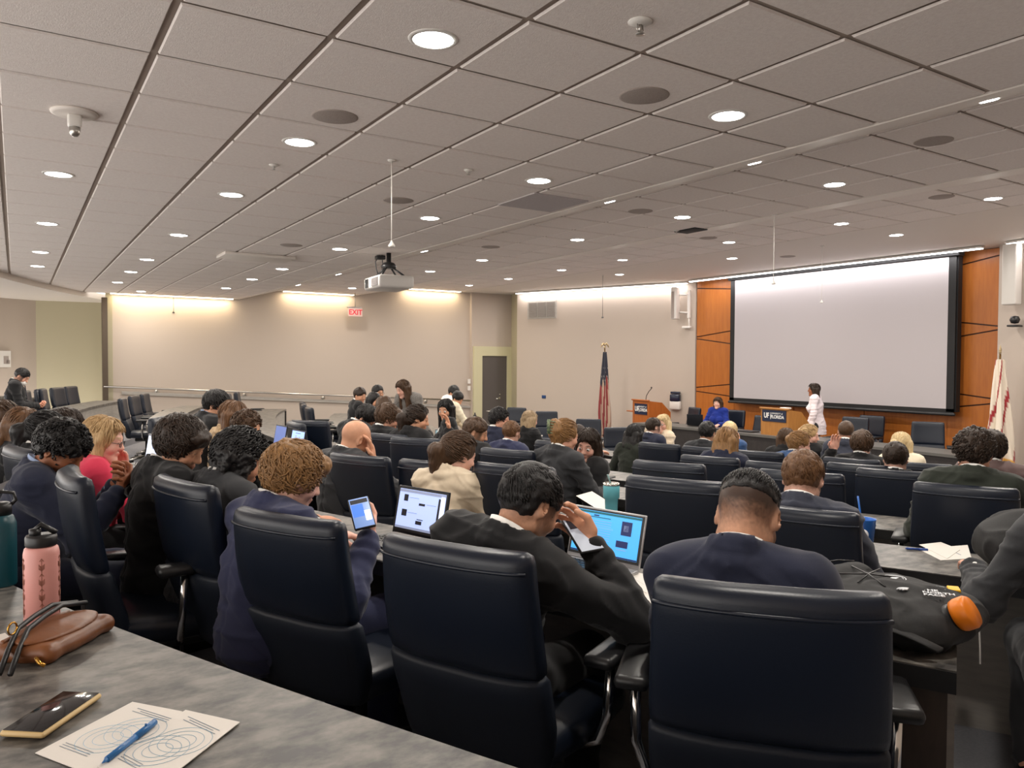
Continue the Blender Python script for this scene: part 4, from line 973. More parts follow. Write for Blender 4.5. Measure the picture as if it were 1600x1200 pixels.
    # -- trousers and shoes
    if lod<2 or stand:
        f=Fld([lo[0],lo[1],.02],[hi[0],hi[1],hip[2]+.12],.014); legf(f,.014,.0,.05); f.ell(hip,(.165*width,.14,.12),.05); V,Q=f.mesh(); V=V+vnorm(V,Q)*(vnoise(V*22+seed,seed)*.006)[:,None]; rawmesh('trousers',V,Q,CL[legs or (top if top in('black','navy','indigo','char','grey') else 'black')],root)
        for a,b_,c in K:
            b=MB(); c2=c; secs=[]
            for y,ww,hh_ in ((-.07,.03,.05),(-.055,.036,.07),(0,.04,.075),(.06,.045,.055),(.12,.046,.04),(.17,.035,.03),(.185,.015,.015)):
                secs.append([(c2[0]+ww*math.cos(t_),c2[1]+y,max(.0,.0+hh_*(math.sin(t_)+1)*.6)) for t_ in np.linspace(0,2*PI,12,endpoint=False)])
            b.sweep(secs); b.build('shoe',SHOE,root)
    if eyes:
        for x in(-1,1):
            b=MB(); cc=L((x*.032,.0815,.003)); b.lathe([(0,-.0125),(.006,-.011),(.0108,-.0062),(.0125,0),(.0108,.0062),(.006,.011),(0,.0125)],cc,n=12); e=b.build('eye',EYEW,root)
            b=MB(); b.lathe([(.0,.0095),(.0052,.0112),(.004,.0128),(0,.0132)],cc,n=12,axis=Rh@Rx(-PI/2)); b.build('iris',EYED,e)
    if glasses:
        b=MB()
        for x in(-1,1):
            c=np.array([x*.032,.104,.0]); b.tube([L(c+np.array([.021*math.cos(a),-.004*abs(math.cos(a)),.016*math.sin(a)])) for a in np.linspace(0,2*PI,15)],.0018,5,cap=False); b.tube([L((x*.053,.100,.004)),L((x*.078,.0,.006))],.0016,5)
        b.tube([L((-.011,.105,.003)),L((.011,.105,.003))],.0016,5); b.build('glasses',M['plastic'],root)
    if mask:
        pass
    if mask:
        f=Fld(hc_-.14,hc_+.14,.009); f.ell(L((0,.06,-.065)),(.055,.052,.052),R=Rh); V,Q=f.mesh(); rawmesh('face_mask',V,Q,CL['white'],root)
    root['_']=0; del root['_']
    Wm=Matrix.Translation(Vector(root.location))@Matrix.Rotation(base-PI/2,4,'Z'); wl=lambda p: np.array(Wm@Vector(tuple(p)))
    return dict(root=root,W=wl,A=A,L=L,hc=hc_,Rh=Rh,nb=nb,sp=sp,fwd=fwd,right=right,yaw=base,hip=hip,chest=chest,s=s)
import time as _t; _t0=_t.time()
P={}
def pp(key,*a,**k): P[key]=person(*a,**k)
pp('fade',1178,730,1,'man with a high faded haircut and navy suit, seen from behind in the nearest chair',dR=.06,pitch=34,lean=20,hair='fade',hc='black',skin='tan',top='navy',arms='phonelow',lod=0,width=1.0,side=-3)
pp('blacksuit',852,714,1,'man in a black suit with short black hair, leaning right over his phone',dR=.12,body_yaw=-2,head_yaw=20,pitch=30,lean=28,hair='crop',hc='black',skin='tan',top='black',arms=('table',((.12,.20,.95),'phone',(.8,.7,-.7))),lod=0,fade=(-.085,.02),width=1.04,side=10)
pp('indigo',474,682,1,'brown-haired boy in an indigo suit holding a phone with a bright screen',dR=.22,body_yaw=-6,head_yaw=14,pitch=22,lean=24,hair='mop',hc='lbrown',skin='fair',top='indigo',arms=('table',((.17,.27,.86),'phone')),lod=0)
pp('curly',392,664,1,'person with long curly black hair and a dark suit, beside the indigo suit',dR=.05,body_yaw=0,head_yaw=25,pitch=25,lean=30,hair='curlylong',hc='black',skin='olive',top='char',arms='table',lod=0)
pp('profile',298,645,1,'man in profile with thick brown hair, black suit, looking down to the right',dR=.18,body_yaw=-10,head_yaw=46,pitch=26,lean=14,hair='mop',hc='dark',skin='tan',top='black',arms='lap',lod=0,tie=True)
pp('bluecuff',120,656,1,'dark-haired person with light blue collar and cuffs looking down at a phone',dR=.47,body_yaw=-25,head_yaw=26,pitch=36,lean=22,hair='curly',hc='black',skin='brown',top='navy',shirt='blue',arms=(((-.03,.29,.93),'phone'),((.05,.31,.92),'phone')),lod=0,hscale=.97)
pp('pink',166,645,1,'blonde person in a bright pink blazer beside an open laptop',dR=.12,body_yaw=-6,head_yaw=28,pitch=14,lean=20,hair='bob',hc='blonde',skin='fair',top='pink',shirt=None,fem=True,arms=('face','type'),lod=0,glasses=True,cuff=False)
pp('brownw',42,632,1,'person with brown hair tucked behind the ear, dark jacket, at the left',dR=.25,body_yaw=-6,head_yaw=45,pitch=16,lean=16,hair='bob',hc='auburn',skin='fair',top='black',fem=True,arms='table',lod=1)
pp('glassw',6,622,1,'person with glasses and pale floral blouse cut by the left edge',dR=.3,body_yaw=0,head_yaw=55,pitch=10,lean=14,hair='pony',hc='brown',skin='fair',top='floral',shirt=None,fem=True,arms='table',lod=1,glasses=True,cuff=False)
pp('ponyblack',78,638,1,'dark-haired person with a high ponytail before the pink blazer',dR=.2,head_yaw=20,pitch=15,lean=20,hair='pony',hc='black',skin='brown',top='black',fem=True,arms='table',lod=1)
pp('darkface',106,632,1,'dark-haired person behind the ponytail with face turned right',dR=.1,head_yaw=60,pitch=14,lean=18,hair='short',hc='dark',skin='brown',top='black',arms='table',lod=1)
pp('mask',42,574,1,'man in a dark suit wearing a white face mask, alone at the far left',dR=.2,body_yaw=10,head_yaw=25,pitch=36,lean=12,hair='crop',hc='black',skin='light',top='black',arms='phonelow',lod=1,mask=True,tie=True,far=True)
pp('greynavy',1258,694,2,'man with short auburn-brown hair and grey-navy suit, left of the blue cup',dR=0.10,pitch=22,lean=22,hair='crop',hc='auburn',skin='fair',top='grey',arms='table',lod=0,width=1.06)
pp('beige',724,670,2,'person with a long brown ponytail and beige satin blouse',dR=.25,body_yaw=8,head_yaw=30,pitch=20,lean=20,hair='pony',hc='brown',skin='fair',top='beige',shirt=None,fem=True,arms='table',lod=0,cuff=False)
pp('bald',566,653,2,'bald man in a charcoal suit resting his head on his hand',dR=0.20,body_yaw=0,head_yaw=12,pitch=24,roll=6,lean=22,hair='bald',hc='dark',skin='tan',top='char',arms=('table','temple'),lod=0)
pp('curlbrown',386,638,2,'man with curly brown hair in profile behind the dark curls',dR=.2,head_yaw=60,pitch=8,lean=12,hair='curly',hc='brown',skin='tan',top='black',arms='table',lod=1)
pp('blacktop',346,606,2,'man with smooth black hair, dark suit and blue collar at the left',dR=.15,head_yaw=40,pitch=24,lean=12,hair='short',hc='black',skin='tan',top='black',shirt='blue',arms='table',lod=1)
pp('goldw',367,622,2,'person with straight brown hair and gold patterned blouse',dR=.2,head_yaw=10,pitch=12,lean=10,hair='long',hc='auburn',skin='fair',top='gold',shirt=None,fem=True,arms='table',lod=1)
pp('wavy',611,628,3,'man with wavy brown hair and black suit holding a phone at his chest',dR=0.17,body_yaw=10,head_yaw=45,pitch=18,lean=12,hair='wavy',hc='brown',skin='light',top='black',arms=('lap','phone'),lod=1)
pp('downface',587,634,3,'black-haired boy looking down beside the wavy-haired man',dR=.10,head_yaw=50,pitch=48,lean=28,hair='short',hc='black',skin='light',top='black',arms='table',lod=1)
pp('cardigan',655,629,3,'person in a black cardigan with long dark hair, hand to the face',dR=0.17,body_yaw=10,head_yaw=50,pitch=14,lean=14,hair='pony',hc='dark',skin='tan',top='black',shirt=None,fem=True,arms=('table','raise'),lod=1,cuff=False)
pp('slick',749,647,3,'man with slicked brown hair and dark suit in profile facing right',dR=.1,body_yaw=10,head_yaw=60,pitch=20,lean=22,hair='crop',hc='brown',skin='tan',top='black',arms='table',lod=1)
pp('tealclip',885,651,3,'person with hair in a claw clip, grey blazer and lanyard',dR=.18,body_yaw=-4,head_yaw=20,pitch=12,lean=14,hair='clip',hc='lbrown',skin='light',top='char',fem=True,arms='table',lod=0)
pp('smile',921,667,3,'smiling dark-haired person facing us with a raised hand, beside the claw clip hair',dR=-.05,body_yaw=150,head_yaw=-44,pitch=16,roll=-8,lean=8,hair='long',hc='dark',skin='fair',top='black',fem=True,arms=('chest','table'),lod=0,eyes=True)
pp('asian',780,633,4,'black-haired man in a navy suit looking to the right',dR=.15,body_yaw=10,head_yaw=62,pitch=6,lean=10,hair='short',hc='black',skin='light',top='navy',arms='table',lod=1)
pp('redcrop',800,653,4,'man with short reddish-brown hair and indigo suit left of the long blonde hair',dR=0.22,body_yaw=10,pitch=10,lean=12,hair='crop',hc='auburn',skin='fair',top='indigo',arms='table',lod=1)
pp('longblonde',828,639,5,'person with long straight streaked blonde hair seen from behind',dR=0.12,pitch=6,lean=8,hair='long',hc='ombre',skin='fair',top='black',fem=True,arms='table',lod=1)
pp('blackhairw',992,660,5,'person with smooth black hair and brown sleeve seen from behind',dR=0.12,pitch=8,lean=12,hair='bob',hc='black',skin='tan',top='olive',shirt=None,fem=True,arms='wide',lod=1,cuff=False)
pp('bluesuit',1021,649,6,'man with brown hair and blue suit talking to the blonde person in glasses',dR=0.22,body_yaw=-8,head_yaw=15,pitch=6,lean=8,hair='crop',hc='dark',skin='fair',top='navy',arms='table',lod=1)
pp('blondeglass',1036,645,6,'blonde person in glasses facing us, finger raised',dR=-.1,body_yaw=150,head_yaw=-40,pitch=6,lean=6,hair='long',hc='pale',skin='fair',top='beige',shirt=None,fem=True,arms=('table','raise'),lod=1,eyes=True,glasses=True,cuff=False)
pp('darkcrop',1106,654,5,'man with dark cropped hair and grey suit in front of the blue polo',dR=.1,pitch=10,lean=10,hair='crop',hc='black',skin='tan',top='char',arms='table',lod=1)
pp('bobblonde',1138,664,4,'person with a short wavy blonde-brown bob and dark jacket',dR=0.17,pitch=18,lean=18,hair='bob',hc='lbrown',skin='fair',top='navy',fem=True,arms='table',lod=1)
pp('palehead',1140,656,6,'pale blonde head just behind the wavy bob',dR=.1,pitch=16,head_yaw=-30,lean=14,hair='short',hc='pale',skin='fair',top='dblue',fem=True,arms=('table','temple'),lod=1)
pp('brownlong',1229,666,6,'person with long dark brown hair in front of the right lectern',dR=.2,pitch=8,lean=10,hair='long',hc='brown',skin='fair',top='black',fem=True,arms='table',lod=1)
pp('tied',1252,671,5,'person with tied dirty-blonde hair and dusty blue jacket facing right',dR=.2,head_yaw=60,pitch=14,lean=16,hair='bun',hc='lbrown',skin='fair',top='dblue',fem=True,arms='table',lod=1)
pp('messy',1266,661,6,'person with messy gold-brown bun beside the lab coat',dR=.0,head_yaw=80,pitch=10,lean=12,hair='bun',hc='blonde',skin='fair',top='black',fem=True,arms='table',lod=1)
pp('baldish',1322,655,6,'man with closely cropped brown hair before the empty front chairs',dR=.2,pitch=4,lean=8,head_yaw=-20,hair='buzz',hc='brown',skin='light',top='grey',arms='table',lod=1)
pp('mopright',1347,669,5,'man with a mop of brown hair, dark suit and left hand raised',dR=.1,body_yaw=-10,head_yaw=-10,pitch=8,lean=10,hair='mop',hc='brown',skin='fair',top='black',arms=('raise','table'),lod=1)
pp('crop2',1400,684,4,'man with very short brown crop and white collar in the second chair column from right',dR=0.22,pitch=10,lean=10,hair='crop',hc='dark',skin='fair',top='black',arms='table',lod=1)
pp('longpale',1408,672,6,'person with long pale blonde hair before the tilted navy chair',dR=.3,pitch=8,head_yaw=-20,lean=8,hair='long',hc='pale',skin='fair',top='cream',shirt=None,fem=True,arms='table',lod=1,cuff=False)
pp('curlright',1524,664,3,'man with tousled dark curly hair and black suit at the right',dR=.18,pitch=12,lean=12,head_yaw=10,hair='curly',hc='dark',skin='light',top='olive',arms='table',lod=0,width=1.1,hscale=.95)
pp('taupe',1549,668,4,'person in a taupe jacket with brown hair behind the dark curls',dR=.1,pitch=8,lean=8,hair='mop',hc='dark',skin='light',top='taupe',arms='table',lod=1)
# group at the back left wall
pp('g1',564,603,5,'boy with dark bowl-cut hair at the back by the rail',pos=atd(564,603,11.4),fz=.10,head_yaw=60,pitch=16,lean=12,hair='short',hc='dark',skin='tan',top='black',lod=2)
pp('g2',590,599,5,'man with glasses looking right in the back group',pos=atd(590,599,11.8),fz=.10,head_yaw=70,pitch=4,lean=6,hair='short',hc='black',skin='tan',top='black',lod=2,glasses=True)
pp('g3',586,611,5,'long dark-haired person below the man in glasses',pos=atd(586,610,10.2),fz=.2,head_yaw=65,pitch=14,lean=10,hair='long',hc='black',skin='tan',top='black',fem=True,lod=2)
pp('g4',603,616,4,'brown-haired person behind the wavy-haired man',pos=atd(603,616,9.0),fz=.2,head_yaw=10,pitch=14,lean=14,hair='bob',hc='brown',skin='tan',top='black',fem=True,lod=2)
pp('g5',628,592,5,'standing long-haired person in a grey striped sweater bending toward the group',pos=atd(626,592,10.2),fz=.10,stand=True,body_yaw=-150,head_yaw=20,pitch=24,lean=30,hair='long',hc='brown',skin='fair',top='stripe',shirt=None,fem=True,arms='down',lod=1,cuff=False)
pp('g6',695,621,4,'long black-haired person facing us behind a laptop',pos=atd(695,621,8.6),fz=.2,body_yaw=150,head_yaw=-60,pitch=16,lean=8,hair='long',hc='black',skin='tan',top='black',fem=True,lod=1,eyes=True)
pp('g7',713,601,6,'black-haired person in a white shirt by the grey door',pos=atd(713,601,12.6),fz=.05,head_yaw=60,pitch=30,lean=30,hair='short',hc='black',skin='tan',top='white',shirt=None,lod=2,collar=False,cuff=False)
pp('g8',718,611,6,'black-haired person in a cream top writing at the desk by the door',pos=atd(720,611,12.0),fz=.05,head_yaw=60,pitch=36,lean=30,hair='short',hc='black',skin='tan',top='cream',shirt=None,lod=2,fem=True,cuff=False)
pp('g9',906,661,6,'dark brown-haired head just right of the claw clip',dR=.3,pitch=14,lean=14,hair='short',hc='dark',skin='light',top='grey',lod=2)
# front
pp('speaker',1274,596,6,'standing person with long dark hair and white lab coat at the right lectern',pos=atd(1273,597,13.9),fz=0,stand=True,body_yaw=118,head_yaw=-10,pitch=2,lean=2,hair='long',hc='dark',skin='brown',top='coat',shirt=None,fem=True,arms='down',lod=1,legs='char',cuff=False)
pp('polo',1122,619,6,'seated person in a royal blue polo behind the front table facing the room',pos=atd(1122,619,15.4),fz=0,body_yaw=215,head_yaw=0,pitch=2,lean=4,hair='longwave',hc='brown',skin='fair',top='polo',shirt=None,fem=True,arms='table',lod=1,eyes=True,cuff=False)
pp('edge',1705,700,2,'person in a dark sleeve whose hand rests on the desk at the right edge',dR=.25,body_yaw=0,pitch=20,lean=24,hair='mop',hc='brown',skin='light',top='char',arms=(((-.33,.22,.83),'flat'),'table'),lod=1)
print('people',_t.time()-_t0)
Z=[f+.75 for f in FZ]
def prop(name,loc,yaw,lab,cat,group=None): return empty(name,loc,yaw,lab,cat,group)
PAPER=mat('white paper',lin(228,222,214),.7)
INK=mat('grey print',lin(120,135,150),.7); INKB=mat('blue print',lin(120,170,200),.7); BLK=M['plastic']
def em(name,c,e): return mat(name,c,.4,emit=(c,e))
# ---------------- laptops ----------------
def laptop(u,v,z,dyaw,lab,w=.32,d=.22,open_=105,body='grey',scr=lin(190,205,240),e=1.0,ui=None,yaw=None,pos=None):
    p=onz(u,v,z) if pos is None else np.array(pos); yw=(inward(p[0],p[1])+D2(dyaw) if yaw is None else yaw)-PI/2
    bm_=mat('laptop '+body,dict(grey=lin(120,122,126),silver=lin(190,190,192),dark=lin(34,36,42))[body],.35,.6)
    r=prop('laptop',(p[0],p[1],z+.001),yw,lab,'laptop','open laptops on the desks')      # hinge centre, user sits towards -y
    b=MB(); b.box((0,-d/2,.008),(w,d,.014),bev=.006); b.build('base',bm_,r)
    b=MB()
    for i in range(5):
        for j in range(13): b.box((-w*.42+w*.84*(j+.5)/13,-.035-.024*i,.0158),(w*.84/13-.004,.018,.002))
    b.box((0,-.155-.02,.0153),(.1,.055,.001)); b.build('keyboard',BLK,r)
    A=Rx(D2(open_-90)*-1) ; T=lambda q: tuple(A@np.array(q)+np.array([0,.0,.014]))
    h_=d*.98; b=MB(); b.box(T((0,.003,h_/2)),(w,.007,h_),rot=A,bev=.003); lid=b.build('lid',bm_,r)
    b=MB(); b.box(T((0,-.0012,h_/2+.004)),(w-.012,.002,h_-.02),rot=A); b.build('bezel',BLK,lid)
    b=MB(); b.box(T((0,-.0026,h_/2+.006)),(w-.03,.0012,h_-.036),rot=A); b.build('screen',em('screen %d %d %d'%tuple(int(255*x) for x in scr),scr,e),lid)
    W_,H_=w-.03,h_-.036
    for (x,y,sx,sy,cn,cc,ee) in (ui or []):
        b=MB(); b.box(T(((x-.5)*W_,-.0036,.006+h_/2+(y-.5)*H_)),(sx*W_,.0008,sy*H_),rot=A); b.build('screen_content',em('ui '+cn,cc,ee),lid)
    return r
dk=('dark',lin(30,30,40),.3); gy=('grey',lin(150,160,190),.6); wh=('white',lin(235,240,250),1.1); tl=('teal',lin(20,100,110),.5); nv=('navy',lin(20,40,100),.4); sk_=('sky',lin(90,170,225),.9)
docs=[(.5,.955,1,.07,*gy),(.16,.78,.09,.17,*dk),(.16,.40,.11,.17,*dk),(.52,.66,.13,.06,*dk),(.50,.20,.13,.09,*dk),(.52,.28,.13,.02,*dk),(.5,.03,1,.06,*gy),(.88,.5,.04,.75,*dk),(.34,.80,.2,.015,*gy),(.34,.42,.2,.015,*gy),(.72,.68,.2,.015,*gy),(.95,.5,.08,.9,*wh)]
laptop(651,845,Z[1],-4,'laptop with pale blue screen of pictures, on the desk right of the indigo suit',w=.30,d=.20,open_=102,body='dark',scr=lin(178,196,242),e=1.0,ui=docs)
web=[(.5,.965,1,.05,*tl),(.30,.86,.5,.02,*tl),(.33,.90,.08,.03,*nv),(.80,.70,.15,.32,*nv),(.795,.70,.07,.14,*gy),(.76,.33,.17,.15,*nv),(.5,.02,1,.035,*nv),(.38,.62,.45,.05,*sk_),(.76,.20,.14,.012,*gy)]+[(.36,.78-.055*i,.42,.008,*gy) for i in range(9)]
laptop(940,885,Z[1],-9,'silver laptop with a bright cyan web page, right of the man in the black suit',w=.315,d=.19,open_=104,body='silver',scr=lin(70,165,225),e=1.0,ui=web)
pg=[(.5,.88,.4,.03,*dk),(.35,.6,.1,.3,*gy),(.65,.55,.1,.3,*gy)]
laptop(240,727,Z[1],8,'small laptop with a white page beside the pink blazer',w=.27,d=.2,open_=100,body='grey',scr=lin(205,215,238),e=.9,ui=pg)
laptop(435,700,Z[2],-2,'dark laptop behind the curly hair, screen dim blue',w=.3,d=.21,open_=100,body='dark',scr=lin(80,100,160),e=.8)
laptop(462,708,Z[2],-2,'laptop with a bright blue-white screen above the brown-haired boy',w=.3,d=.2,open_=100,body='dark',scr=lin(150,180,240),e=1,ui=pg)
laptop(690,678,Z[4],10,'laptop with teal-grey lid in front of the long black hair',pos=(*onR(690,678,TR[4]-.3)[:2],Z[4]),body='grey',scr=lin(120,150,160),e=.6,open_=100)
laptop(716,673,Z[4],10,'laptop with violet-blue screen at the middle desk',w=.34,d=.24,pos=(*onR(716,673,TR[4]-.25)[:2],Z[4]),body='grey',scr=lin(130,150,235),e=1,ui=pg,open_=105)
laptop(1172,712,Z[5],-6,'laptop with pale screen right of the wavy bob',w=.33,d=.24,pos=(*onR(1166,705,TR[5]-.3)[:2],Z[5]),body='grey',scr=lin(190,225,235),e=1,ui=pg,open_=100)
laptop(1092,675,Z[6],-6,'small laptop in front of the dark cropped hair',pos=(*onR(1090,675,TR[6]-.3)[:2],Z[6]),body='grey',scr=lin(120,160,210),e=.8,open_=100)
laptop(0,0,.77,0,'open grey laptop in front of the person in the blue polo',pos=(11.25,10.75,.765),yaw=PI+.5,body='dark',open_=100,scr=lin(80,90,100),e=.2)
# ---------------- phones ----------------
def phone(loc,Rm,lab,case='plastic',scr=None,e=1,ui=()):
    r=prop('smartphone',loc,0,lab,'phone'); 
    b=MB(); b.box((0,0,0),(.075,.152,.010),bev=.006); b.build('case',case if not isinstance(case,str) else M[case],r)
    b=MB(); b.box((0,0,.0056),(.067,.144,.001),bev=.0004); s_=b.build('screen',scr or mat('dark glass',(.012,.011,.012),.08),r)
    for (x,y,sx,sy,cn,cc,ee) in ui:
        b=MB(); b.box((x,y,.0064),(sx,sy,.0004)); b.build('screen_content',em('ui '+cn,cc,ee),s_)
    r.rotation_euler=Matrix([list(q) for q in Rm]).to_euler() ; return r
def frame(ydir,zdir):
    z=nz(zdir); y=nz(np.array(ydir,float)-z*np.dot(ydir,z)); x=np.cross(y,z); return np.stack([x,y,z],1)
a=onz(95,1093,Z[0]); b_=onz(20,1148,Z[0]); c_=onz(150,1098,Z[0]); d_=onz(62,1153,Z[0])
phone((a+b_+c_+d_)/4+[0,0,.007],frame((a+c_)/2-(b_+d_)/2,(0,0,1)),'phone with black screen and cream case lying on the nearest desk',mat('cream case',lin(214,184,130),.5))
def inhand(key,sd,lab,off=(0,0,0),tilt=(0,0,0),scr=None,ui=(),face=None):
    q=P[key]; S,E,Wt,_=q['A'][sd]; W=q['W']; c=W(Wt)+np.array(off); cam_=np.array([0,0,CZ]); 
    z=nz((cam_-c)*.6+np.array([0,0,.6])) if face is None else nz(face); return phone(c,frame(np.array([0,0,1.])+np.array(tilt),z),lab,scr=scr,ui=ui)
uiA=[(0,.055,.06,.02,*dk),(-.01,.01,.04,.06,'blueui',lin(60,110,220),1),(.02,-.02,.02,.05,*wh)]
def atray(u,v,key,sd):   # point above pixel at the distance of that hand
    q=P[key]; p=q['W'](q['A'][sd][2]); d=math.hypot(p[0],p[1]); r_=ray(u,v); t=d/math.hypot(r_[0],r_[1]); return np.array([r_[0]*t,r_[1]*t,r_[2]*t+CZ])
# ---------------- bottles and cups ----------------
PK=mat('pink bottle coat',lin(214,150,142),.4); BR=mat('copper print',lin(140,84,62),.5)
p=onz(66,972,Z[0]); r=prop('water_bottle',p,0,'pink water bottle with arrow print and black lid on the nearest desk','bottle')
b=MB(); b.lathe([(0,0),(.033,0),(.0365,.004),(.0365,.160),(.034,.172),(.028,.178),(0,.178)],n=40); b.build('body',PK,r)
b=MB(); b.lathe([(0,.177),(.031,.177),(.0325,.181),(.0325,.197),(.030,.202),(0,.203)],n=32); b.lathe([(0,.2),(.012,.2),(.012,.216),(0,.218)],(-.012,0,0),n=16); b.tube([(-.016,0,.21),(.0,0,.225),(.018,0,.212),(.03,0,.203)],.006); b.build('lid',BLK,r)
toc=math.atan2(-p[1],-p[0]); b=MB()
for ang in (toc,toc+1.25,toc-1.25,toc+2.6):
    u_=np.array([math.cos(ang),math.sin(ang),0]); t_=np.array([-math.sin(ang),math.cos(ang),0]); R_=.0369
    def sp_(x,z): a=ang+x/R_; return np.array([R_*math.cos(a),R_*math.sin(a),z])
    b.tube([sp_(0,.02),sp_(0,.15)],.0006,4)
    for k in range(4):
        z0=.024+.034*k
        for s in(1,-1):
            for m in range(4): b.tube([sp_(0,z0+.003*m),sp_(s*.006,z0+.006+.003*m)],.0006,4)
        b.tube([sp_(0,z0+.028),sp_(.004,z0+.022)],.0006,4); b.tube([sp_(0,z0+.028),sp_(-.004,z0+.022)],.0006,4)
b.build('arrow_print',BR,r)
p=onz(2,914,Z[0]); r=prop('water_bottle',p,0,'dark teal insulated bottle cut by the left edge on the nearest desk','bottle')
b=MB(); b.lathe([(0,0),(.035,0),(.037,.004),(.037,.165),(.03,.185),(.024,.19),(0,.19)],n=32); b.build('body',mat('teal bottle coat',lin(16,66,76),.35),r)
b=MB(); b.lathe([(0,.188),(.026,.188),(.027,.215),(.02,.222),(0,.222)],n=24); b.tube([(.02,0,.21),(.035,0,.225),(.03,0,.245),(0,0,.25),(-.02,0,.222)],.005); b.build('lid',BLK,r)
def tumbler(u,v,z,h,r0,m,lab,straw=None,lid='clear',pos=None,cat='tumbler'):
    p=onz(u,v,z) if pos is None else np.array([*pos[:2],z]); r=prop('tumbler',p,0,lab,cat)
    b=MB(); b.lathe([(0,0),(r0*.72,0),(r0*.74,.004),(r0*.80,h*.45),(r0*.98,h*.5),(r0,h*.9),(r0*.98,h*.91),(0,h*.91)],n=32); b.build('body',m,r)
    b=MB(); b.lathe([(0,h*.93),(r0*.93,h*.93),(r0*1.0,h*.905),(r0*1.02,h*.93),(r0*1.02,h*.97),(r0*.9,h),(0,h*.985)],n=32); b.build('lid',M['chrome'] if lid=='clear' else BLK,r)
    if straw is not None: b=MB(); b.tube([(0,0,h*.9),(-.02,.01,h*1.0+straw)],.0045,8); b.build('straw',mat('straw',lin(120,150,150),.4),r)
    return r
tumbler(955,800,Z[2],.165,.046,mat('light teal coat',lin(108,190,204),.4),'light teal steel tumbler with straw on the third desk',straw=.045)
tumbler(790,812,Z[1],.13,.036,M['plastic'],'black travel mug behind the shoulder of the man in the black suit',lid='b',pos=onz(786,822,Z[1])) if False else None
q=onR(790,800,TR[2]-.12); r=prop('travel_mug',(q[0],q[1],Z[2]),0,'black travel mug left of the head of the man in the black suit','mug')
b=MB(); b.lathe([(0,0),(.03,0),(.033,.08),(.038,.10),(.040,.115),(.036,.125),(0,.122)],n=28); b.box((.01,0,.127),(.03,.02,.01),bev=.003); b.build('body',BLK,r)
# blue cup
p=onR(1352,840,TR[2]-.28); p=np.array([p[0],p[1],Z[2]]); r=prop('drink_cup',p,0,'bright blue cup with a round white emblem and blue straw, right of the grey-navy suit','cup')
bl=mat('bright blue plastic',lin(24,104,196),.35); b=MB(); b.lathe([(0,0),(.030,0),(.043,.135),(.045,.14),(.041,.138),(.029,.004),(0,.004)],n=32); b.build('cup',bl,r)
b=MB(); b.tube([(.0,0,.01),(-.03,.02,.24)],.004,8); b.build('straw',bl,r)
ang=math.atan2(-p[1],-p[0])-.25; b=MB(); ax_=np.stack([np.array([-math.sin(ang),math.cos(ang),0]),np.array([0,0,1.]),np.array([math.cos(ang),math.sin(ang),0])],1); b.lathe([(0,.0385),(.024,.0385),(.024,.0400),(0,.0405)],(0,0,.075),n=24,axis=ax_); b.build('emblem',mat('white print',lin(225,228,232),.5),r)
# red straw cup
p=onR(783,728,TR[2]-.2); r=prop('drink_cup',(p[0],p[1],Z[2]),0,'clear cup with an orange-red lid and straw between two navy chairs','cup')
rd=mat('orange red plastic',lin(232,70,44),.4); b=MB(); b.lathe([(0,0),(.03,0),(.042,.13),(.04,.13),(.028,.004),(0,.004)],n=24); b.build('cup',mat('clear plastic',(.8,.8,.8),.08,trans=.9),r)
b=MB(); zt_=max(p[2]-Z[2],.12); b.lathe([(0,.13),(.046,.13),(.048,.142),(.04,.15),(.012,.153),(0,.153)],n=24); b.build('lid',rd,r); b=MB(); b.tube([(0,0,.14),(-.008,.0,.215)],.006,8); b.build('straw',rd,r)
# clear bottle behind the blonde hair
p=onR(846,672,TR[5]-.3); r=prop('water_bottle',(p[0],p[1],Z[5]),0,'clear plastic water bottle right of the long blonde hair','bottle')
b=MB(); b.lathe([(0,0),(.032,0),(.034,.02),(.031,.06),(.034,.1),(.033,.15),(.014,.185),(.014,.2),(0,.2)],n=24); b.build('body',mat('frosted plastic',lin(170,180,190),.15,trans=.5),r); b=MB(); b.lathe([(0,.198),(.016,.198),(.016,.215),(0,.216)],n=16); b.build('cap',M['white'],r)
p=onR(742,648,TR[6]-.2); 
for i,(u_,v_,c_,l_) in enumerate(((742,650,'black','dark slim bottle on the far desk beside the corner door'),(576,690,'w',''),)):
    if not l_: continue
    p=onR(u_,v_,TR[6]-.2); r=prop('water_bottle',(p[0],p[1],Z[6]),0,l_,'bottle'); b=MB(); b.lathe([(0,0),(.034,0),(.034,.16),(.015,.19),(.015,.22),(0,.22)],n=20); b.build('body',BLK,r)
p=onR(570,0,TR[3]-.2)
tumbler(0,0,Z[4],.16,.04,mat('white maroon wrap',lin(230,220,214),.4,noise=(30,.2,lin(110,30,40))),'white and maroon cup between the wavy-haired man and the black cardigan',pos=onR(632,665,TR[4]-.25),straw=.03)
